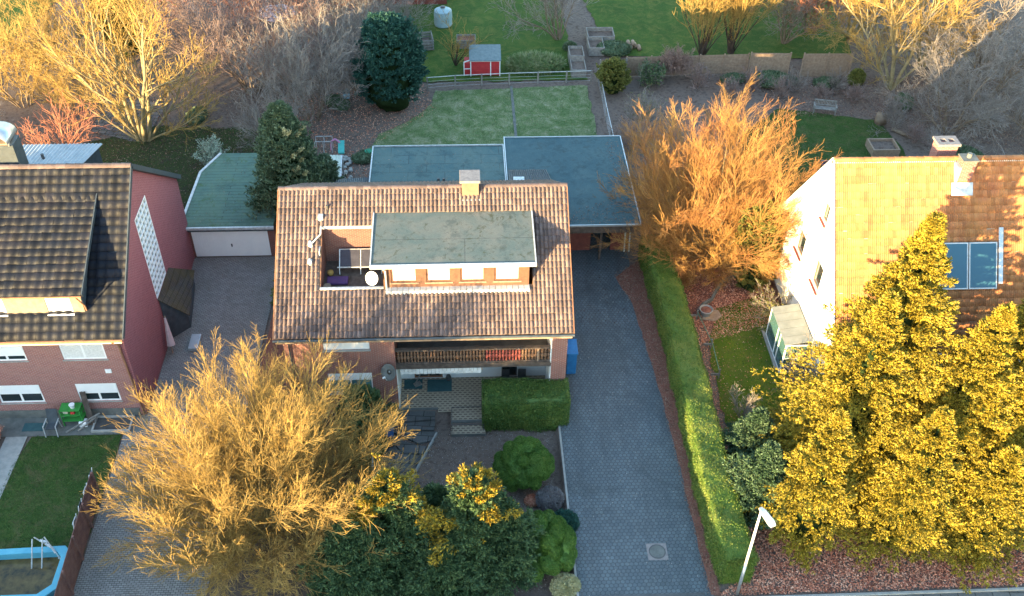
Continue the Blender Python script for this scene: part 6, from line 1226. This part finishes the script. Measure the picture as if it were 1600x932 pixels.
# ------------------------------------------------------------------ patio and garden path things
for i, (a, b, lb) in enumerate([((632, 592), (660, 608), 'small dark teal mat in front of the patio door'), ((668, 592), (706, 612), 'larger dark teal mat in the middle of the patio')]):
    p, q = G(*a), G(*b); o = MB().box(p[0], q[1], 0.012, q[0], p[1]-0.1, 0.035).build('door_mat', m_var('mat_teal', (0.03, 0.08, 0.09), (0.05, 0.11, 0.12), 3, 0.9) if i == 0 else bpy.data.materials['mat_teal'], None); tag(o, lb, 'mat')
x, y, _ = G(701, 594); tag(MB().lathe([(0.12, 0.04), (0.16, 0.2), (0.12, 0.34), (0.05, 0.36)], (x, y, 0), 12).build('watering_can', M['dark_metal']), 'small dark watering can on the larger mat', 'watering can')
m_ = MB(); m_.bar((-2.9, 38.6, 0.05), (-2.4, 39.0, 0.9), 0.05); m_.bar((-2.9, 38.55, 0.08), (-2.55, 38.75, 0.08), 0.3, 0.05); tag(m_.build('broom', M['wood_grey']), 'pale broom leaning by the patio door', 'broom')
PE = thing('stone_pedestal', (-4.0, 36.2, 0), 'green stone pedestal at the head of the garden steps', 'pedestal'); px_, py_ = -3.98, 36.35
m_ = MB(); m_.box(px_-0.28, py_-0.28, -0.4, px_+0.28, py_+0.28, 0.45); m_.build('block', m_var('mossy_stone', (0.12, 0.16, 0.12), (0.2, 0.24, 0.18), 4, 0.9), PE, bevel=0.02)
UR = thing('plant_bowl', (px_, py_, 0.45), 'grey-green bowl with a dark plant on the stone pedestal', 'bowl'); m_ = MB(); m_.lathe([(0.12, 0.45), (0.3, 0.6), (0.36, 0.75), (0.33, 0.75), (0.27, 0.65)], (px_, py_, 0), 16); m_.build('bowl', M['concrete_dark'], UR)
rng_ = np.random.default_rng(9); P_ = np.array([px_, py_, 0.7])+rng_.normal(size=(500, 3))*[0.12, 0.12, 0.07]; V, F = blades(P_, _norm(rng_.normal(size=(500, 3))+[0, 0, 0.7]), 0.13, 0.05, rng_); mk('plant', V, F, M['lf_dark'], UR)
GS = thing('glass_screen', (-4.75, 33.6, 0), 'narrow pale glass screen between the evergreen shrubs and the slab path', 'screen')
for (a, b) in (((-4.65, 37.0-0.1), (-4.72, 34.9)), ((-4.8, 34.6), (-4.72, 31.9))):
    m_ = MB(); m_.bar((*a, -0.4), (*a, 1.45), 0.06); m_.bar((*b, -0.4), (*b, 1.35), 0.06); m_.bar((*a, 1.42), (*b, 1.32), 0.06); m_.build('frame', M['alu'], GS)
    m_ = MB(); m_.bar((a[0], a[1]-0.05, 0.5), (b[0], b[1]+0.05, 0.45), 0.02, 1.7); m_.build('pane', M['glass_teal'], GS)
BI = thing('wheelie_bin', (-4.15, 34.9, -0.4), 'dark blue bin beside the garden steps', 'bin')
m_ = MB(); m_.box(-4.45, 34.55, -0.4, -3.9, 35.15, 0.5); m_.build('body', m_var('bin_dark', (0.02, 0.03, 0.05), (0.035, 0.045, 0.07), 3, 0.5), BI, bevel=0.03); m_ = MB(); m_.box(-4.49, 34.5, 0.5, -3.86, 35.2, 0.57); m_.build('lid', m_var('bin_blue', (0.03, 0.07, 0.16), (0.04, 0.1, 0.22), 3, 0.4), BI, bevel=0.02)
RL = thing('metal_railing', (0, 35.6, 0), 'low dark metal railing on the patio edge beside the block hedge', 'railing')
m_ = MB(); m_.bar((-0.85, 36.55, 0.42), (0.85, 36.55, 0.42), 0.03); m_.bar((-0.85, 35.4, 0.3), (0.85, 35.4, 0.3), 0.03); m_.bar((-0.85, 36.55, 0.42), (-0.85, 35.4, 0.3), 0.03); m_.bar((-0.85, 36.55, 0), (-0.85, 36.55, 0.42), 0.03); m_.bar((-0.85, 35.4, -0.2), (-0.85, 35.4, 0.3), 0.03); m_.bar((0.8, 35.4, -0.2), (0.8, 35.4, 0.3), 0.03); m_.build('rails', M['dark_metal'], RL)
BC = thing('blue_barrel_stand', (5.9, 39.6, 0), 'tall blue plastic container against the right side of the middle house', 'container')
m_ = MB(); m_.box(5.5, 39.2, 0, 6.05, 40.3, 1.55); m_.build('body', m_var('blue_plastic', (0.02, 0.12, 0.3), (0.03, 0.18, 0.42), 3, 0.45), BC, bevel=0.05); m_ = MB(); m_.box(5.45, 39.15, 1.55, 6.1, 40.35, 1.65); m_.build('lid', bpy.data.materials['blue_plastic'], BC, bevel=0.03)
BP = thing('parasol', (5.75, 41.2, 0), 'closed blue parasol standing behind the blue container', 'parasol'); m_ = MB(); m_.tube((5.75, 41.0, 0), (5.75, 41.0, 3.0), 0.03); m_.build('pole', M['alu'], BP); m_ = MB(); m_.lathe([(0.05, 2.95), (0.14, 2.3), (0.2, 1.5), (0.1, 1.4)], (5.75, 41.0, 0), 10); m_.build('canopy', m_var('blue_cloth', (0.05, 0.25, 0.5), (0.08, 0.35, 0.62), 3, 0.8), BP)
m_ = MB(); m_.box(5.25, 39.0, 0, 5.45, 40.5, 0.9); tag(m_.build('shelf_unit', M['wood_tan']), 'narrow wooden shelf between the brick pillar and the blue container', 'shelf')
for i, x in enumerate((2.1, 3.0)):
    c = thing('garden_chair', (x, 38.5, 0), ('dark chair left under the balcony' if i == 0 else 'dark chair right under the balcony')+', in front of the white wall', 'chair')
    m_ = MB(); m_.box(x-0.22, 38.3, 0.42, x+0.22, 38.74, 0.46); m_.build('seat', M['dark_metal'], c); m_ = MB(); m_.box(x-0.22, 38.74, 0.46, x+0.22, 38.78, 0.95); m_.build('backrest', M['dark_metal'], c)
    for a in (-0.2, 0.17):
        for b in (38.32, 38.7): m_ = MB(); m_.box(x+a, b, 0, x+a+0.03, b+0.03, 0.42); m_.build('leg', M['dark_metal'], c)
# roof terrace furniture
LG = thing('sun_lounger', (-5.6, 41.0, 6.55), 'dark lounger with a white frame leaning on the roof terrace wall', 'lounger')
m_ = MB(); m_.prism([(40.55, 6.95), (41.25, 7.45), (41.25, 7.5), (40.55, 7.0)], 'x', -6.45, -5.45); m_.prism([(40.55, 6.95), (41.25, 7.45), (41.25, 7.5), (40.55, 7.0)], 'x', -5.35, -4.3); m_.build('cushion', m_var('dark_cloth', (0.03, 0.03, 0.045), (0.05, 0.05, 0.07), 3, 0.9), LG)
m_ = MB(); m_.bar((-6.6, 40.5, 6.93), (-4.25, 40.5, 6.93), 0.05); m_.bar((-6.5, 41.28, 7.5), (-4.3, 41.28, 7.5), 0.04)
for x in (-6.48, -5.4, -4.32): m_.bar((x, 40.5, 6.9), (x, 41.28, 7.5), 0.045); m_.bar((x, 40.5, 6.95), (x, 40.35, 6.57), 0.04); m_.bar((x, 41.28, 7.5), (x, 41.35, 6.57), 0.04)
m_.build('frame', M['alu'], LG)
tag(MB().box(-7.1, 39.5, 6.56, -6.0, 40.1, 6.7).build('cushion', m_var('plum_cloth', (0.07, 0.035, 0.1), (0.1, 0.05, 0.14), 3, 0.95), None, bevel=0.05), 'dark purple cushion lying on the roof terrace', 'cushion')
x, y = -7.0, 39.15; o = MB().lathe([(0.12, 6.56), (0.18, 6.72), (0.2, 6.86), (0.16, 6.84)], (x, y, 0), 12).build('flower_pot', M['bark'], None); tag(o, 'brown pot in the front left corner of the roof terrace', 'flower pot')
o = MB().lathe([(0.1, 6.56), (0.17, 6.7), (0.15, 6.8), (0.02, 6.84)], (-6.95, 40.35, 0), 10).build('dry_plant', M['twig_gold'], None); tag(o, 'small dry plant beside the purple cushion on the roof terrace', 'plant')
# ------------------------------------------------------------------ left garden
PO = thing('swimming_pool', (-19.6, 27, 0), 'light blue frame pool with murky brown water at the bottom left', 'pool')
pp = [(-22.6, 24.6), (-22.6, 27.2), (-21.6, 28.3), (-18.2, 28.3), (-17.98+0.02, 28.1), (-18.0, 25.6), (-18.5, 24.9), (-19.2, 24.6)]
pp = [(-22.4, 25.3), (-22.4, 27.3), (-21.7, 28.0), (-18.5, 28.1), (-18.2, 27.8), (-18.2, 25.9), (-18.8, 25.3)]
cx_, cy_ = -20.3, 26.6
def ring(mb, pts, z0, z1, w):
    inn = [(cx_+(x-cx_)*(1-w), cy_+(y-cy_)*(1-w*1.4)) for x, y in pts]; n = len(pts)
    V = [(x, y, z0) for x, y in pts]+[(x, y, z1) for x, y in pts]+[(x, y, z1) for x, y in inn]+[(x, y, z0) for x, y in inn]
    return mb.add(V, [(k*n+i, k*n+(i+1) % n, ((k+1) % 4)*n+(i+1) % n, ((k+1) % 4)*n+i) for k in range(4) for i in range(n)])
m_ = MB(); ring(m_, pp, 0.02, 0.95, 0.16); m_.build('pool_wall', m_var('pool_blue', (0.07, 0.3, 0.42), (0.13, 0.4, 0.5), 1.5, 0.45), PO, bevel=0.03)
m_ = MB(); m_.add([(cx_+(x-cx_)*0.86, cy_+(y-cy_)*0.8, 0.55) for x, y in pp], [tuple(range(len(pp)))]); t_ = NT('murky_water'); t_.color(t_.ramp(t_.noise(1.8, 6, 0.7), [(0.35, (0.02, 0.02, 0.012)), (0.5, (0.09, 0.06, 0.02)), (0.7, (0.14, 0.10, 0.035))])); t_.rough(0.12, 0.4); t_.bump(t_.noise(6, 2), 0.1, 0.01); m_.build('water', t_.m, PO)
LD = thing('pool_ladder', (-18.9, 27.4, 0), 'pale A-shaped ladder standing over the pool edge', 'ladder')
m_ = MB()
for dx in (0, 0.45):
    m_.tube((-19.9+dx, 27.0, 0.2), (-19.7+dx, 27.9, 1.75), 0.03); m_.tube((-18.75+dx*0.3, 28.0-dx, 0.5), (-19.65+dx, 28.0, 1.75), 0.03)
m_.build('rails', M['alu'], LD)
for k in range(4): m_ = MB(); t = 0.15+k*0.22; a = Vector((-18.75, 28.0, 0.5)).lerp(Vector((-19.65, 28.0, 1.75)), t); b = Vector((-18.6, 27.5, 0.5)).lerp(Vector((-19.2, 28.0, 1.75)), t); m_.bar(a, b, 0.10, 0.03); m_.build('rung', M['alu'], LD)
CH_ = thing('garden_chair', (-21.45, 36.0, 0), 'high-backed grey garden chair on the edge of the left lawn', 'chair')
cx0, cy0 = -21.5, 35.9
m_ = MB(); m_.box(cx0-0.28, cy0-0.25, 0.42, cx0+0.28, cy0+0.25, 0.46); m_.build('seat', M['slate'], CH_); m_ = MB(); m_.prism([(cy0+0.22, 0.46), (cy0+0.27, 0.46), (cy0+0.5, 1.22), (cy0+0.45, 1.22)], 'x', cx0-0.28, cx0+0.28); m_.build('backrest', M['slate'], CH_)
for a in (-0.33, 0.29):
    m_ = MB(); m_.bar((cx0+a, cy0-0.28, 0.68), (cx0+a, cy0+0.3, 0.68), 0.05, 0.03); m_.build('armrest', M['alu'], CH_)
    for b, t in ((-0.28, -0.1), (0.2, 0.12)): m_ = MB(); m_.bar((cx0+a, cy0+b, 0.68), (cx0+a, cy0+b+t, 0), 0.04); m_.build('leg', M['alu'], CH_)
GR = thing('shelf_rack', (-20.7, 36.6, 0), 'bright green open shelf full of odds and ends against the left brick wall', 'shelf')
m_ = MB(); gm = m_var('green_paint', (0.03, 0.2, 0.04), (0.05, 0.28, 0.06), 3, 0.5)
for x in (-21.1, -20.1):
    for y in (36.25, 36.8): m_.box(x, y, 0, x+0.05, y+0.05, 1.15)
m_.build('upright', gm, GR)
for z in (0.35, 0.75, 1.1): m_ = MB(); m_.box(-21.1, 36.25, z, -20.05, 36.85, z+0.04); m_.build('shelf', gm, GR)
o = MB().lathe([(0.1, 1.14), (0.15, 1.38), (0.13, 1.38)], (-20.45, 36.5, 0), 12).build('bucket', M['white'], None); tag(o, 'white bucket on top of the green shelf', 'bucket')
for i, (a, b) in enumerate([((-21.0, 36.4), (-20.75, 36.7)), ((-20.6, 36.35), (-20.4, 36.6))]): tag(MB().box(a[0], a[1], 0.79, b[0], b[1], 0.95).build('crate', [M['cream'], M['play_red']][i], None, bevel=0.01), ['yellowish box on the left of the green shelf board', 'red box on the right of the green shelf board'][i], 'box')
BD = thing('wooden_boards', (-19.8, 36.4, 0), 'grey boards leaning against the wall right of the green shelf', 'boards')
for x in (-19.95, -19.8): m_ = MB(); m_.bar((x+0.2, 36.3, 0), (x, 36.88, 1.9), 0.14, 0.03); m_.build('board', M['wood_dark'], BD)
for i, (a, b, lb) in enumerate([(G(103, 676, 0.05), G(156, 646, 0.6), 'longer grey pole lying slantwise beside the chair'), (G(122, 674, 0.05), G(150, 652, 0.4), 'shorter grey pole crossing behind the longer one')]): tag(MB().bar(a, b, 0.07).build('pole', M['wood_grey'], None), lb, 'pole')
x, y, _ = G(132, 665); tag(MB().box(x-0.2, y-0.15, 0, x+0.2, y+0.2, 0.35).build('paint_tub', M['white'], None, bevel=0.04), 'white tub under the crossed poles', 'tub')
CE = thing('basement_stairwell', (-19, 36.3, 0), 'dark basement window well below the lower right window of the left house', 'window well')
m_ = MB(); frame_box(m_, -19.6, 35.75, -17.6, 36.85, 0.12, 0.1); m_.build('rim', M['concrete'], CE); m_ = MB(); m_.box(-19.5, 35.85, 0.0, -17.7, 36.75, 0.03); m_.build('grate', M['dark_metal'], CE)
tag(MB().box(-23.2, 35.95, 0.012, -22.1, 36.5, 0.04).build('door_mat', bpy.data.materials['mat_teal'], None), 'dark grate-like mat below the lower left window of the left house', 'mat')
for i in range(4):
    x, y, _ = G(139+i*5, 835-i*24); y -= 0.0; c = thing('folding_chair', (x-0.35, y, 0), ['folding chair nearest the pool, leaning on the board fence', 'second folding chair from the pool along the board fence', 'third folding chair from the pool along the board fence', 'folding chair farthest from the pool along the board fence'][i], 'chair', 'folding chairs along the board fence'); X_ = -18.3
    m_ = MB(); m_.box(X_-0.16, y-0.22, 0.1, X_-0.12, y+0.22, 1.1); m_.build('seat_back', M['slate'] if i % 2 else M['alu'], c)
    for b in (-0.24, 0.22): m_ = MB(); m_.bar((X_-0.3, y+b, 0), (X_-0.05, y+b, 1.3), 0.035); m_.build('leg', M['white'], c)
PZ = thing('raised_border', (-24.3, 34.2, 0), 'narrow stone-edged flower bed left of the concrete garden path', 'flower bed'); m_ = MB(); frame_box(m_, -24.9, 32.6, -24.1, 35.2, 0.25, 0.08); m_.build('edging', M['wood_grey'], PZ); m_ = MB(); m_.box(-24.82, 32.68, 0, -24.18, 35.12, 0.18); m_.build('soil', M['soil'], PZ)
# covered things beside the lean-to
FP = thing('folded_parasol', (-16.6, 41.8, 0), 'pinkish folded parasol leaning by the low lean-to', 'parasol')
m_ = MB(); m_.tube((-16.6, 41.6, 0), (-16.75, 42.3, 2.2), 0.03); m_.build('pole', M['wood_tan'], FP); m_ = MB(); m_.tube((-16.62, 41.75, 0.5), (-16.75, 42.25, 2.1), 0.24, 0.06, 8); m_.build('canopy', m_var('pink_cloth', (0.5, 0.36, 0.36), (0.62, 0.48, 0.47), 3, 0.9), FP)
tag(MB().box(-15.75, 41.7, 0.0, -15.2, 42.9, 0.25).build('crate', M['metal'], None, bevel=0.03), 'flat grey metal box on the left driveway beside the lean-to', 'box')
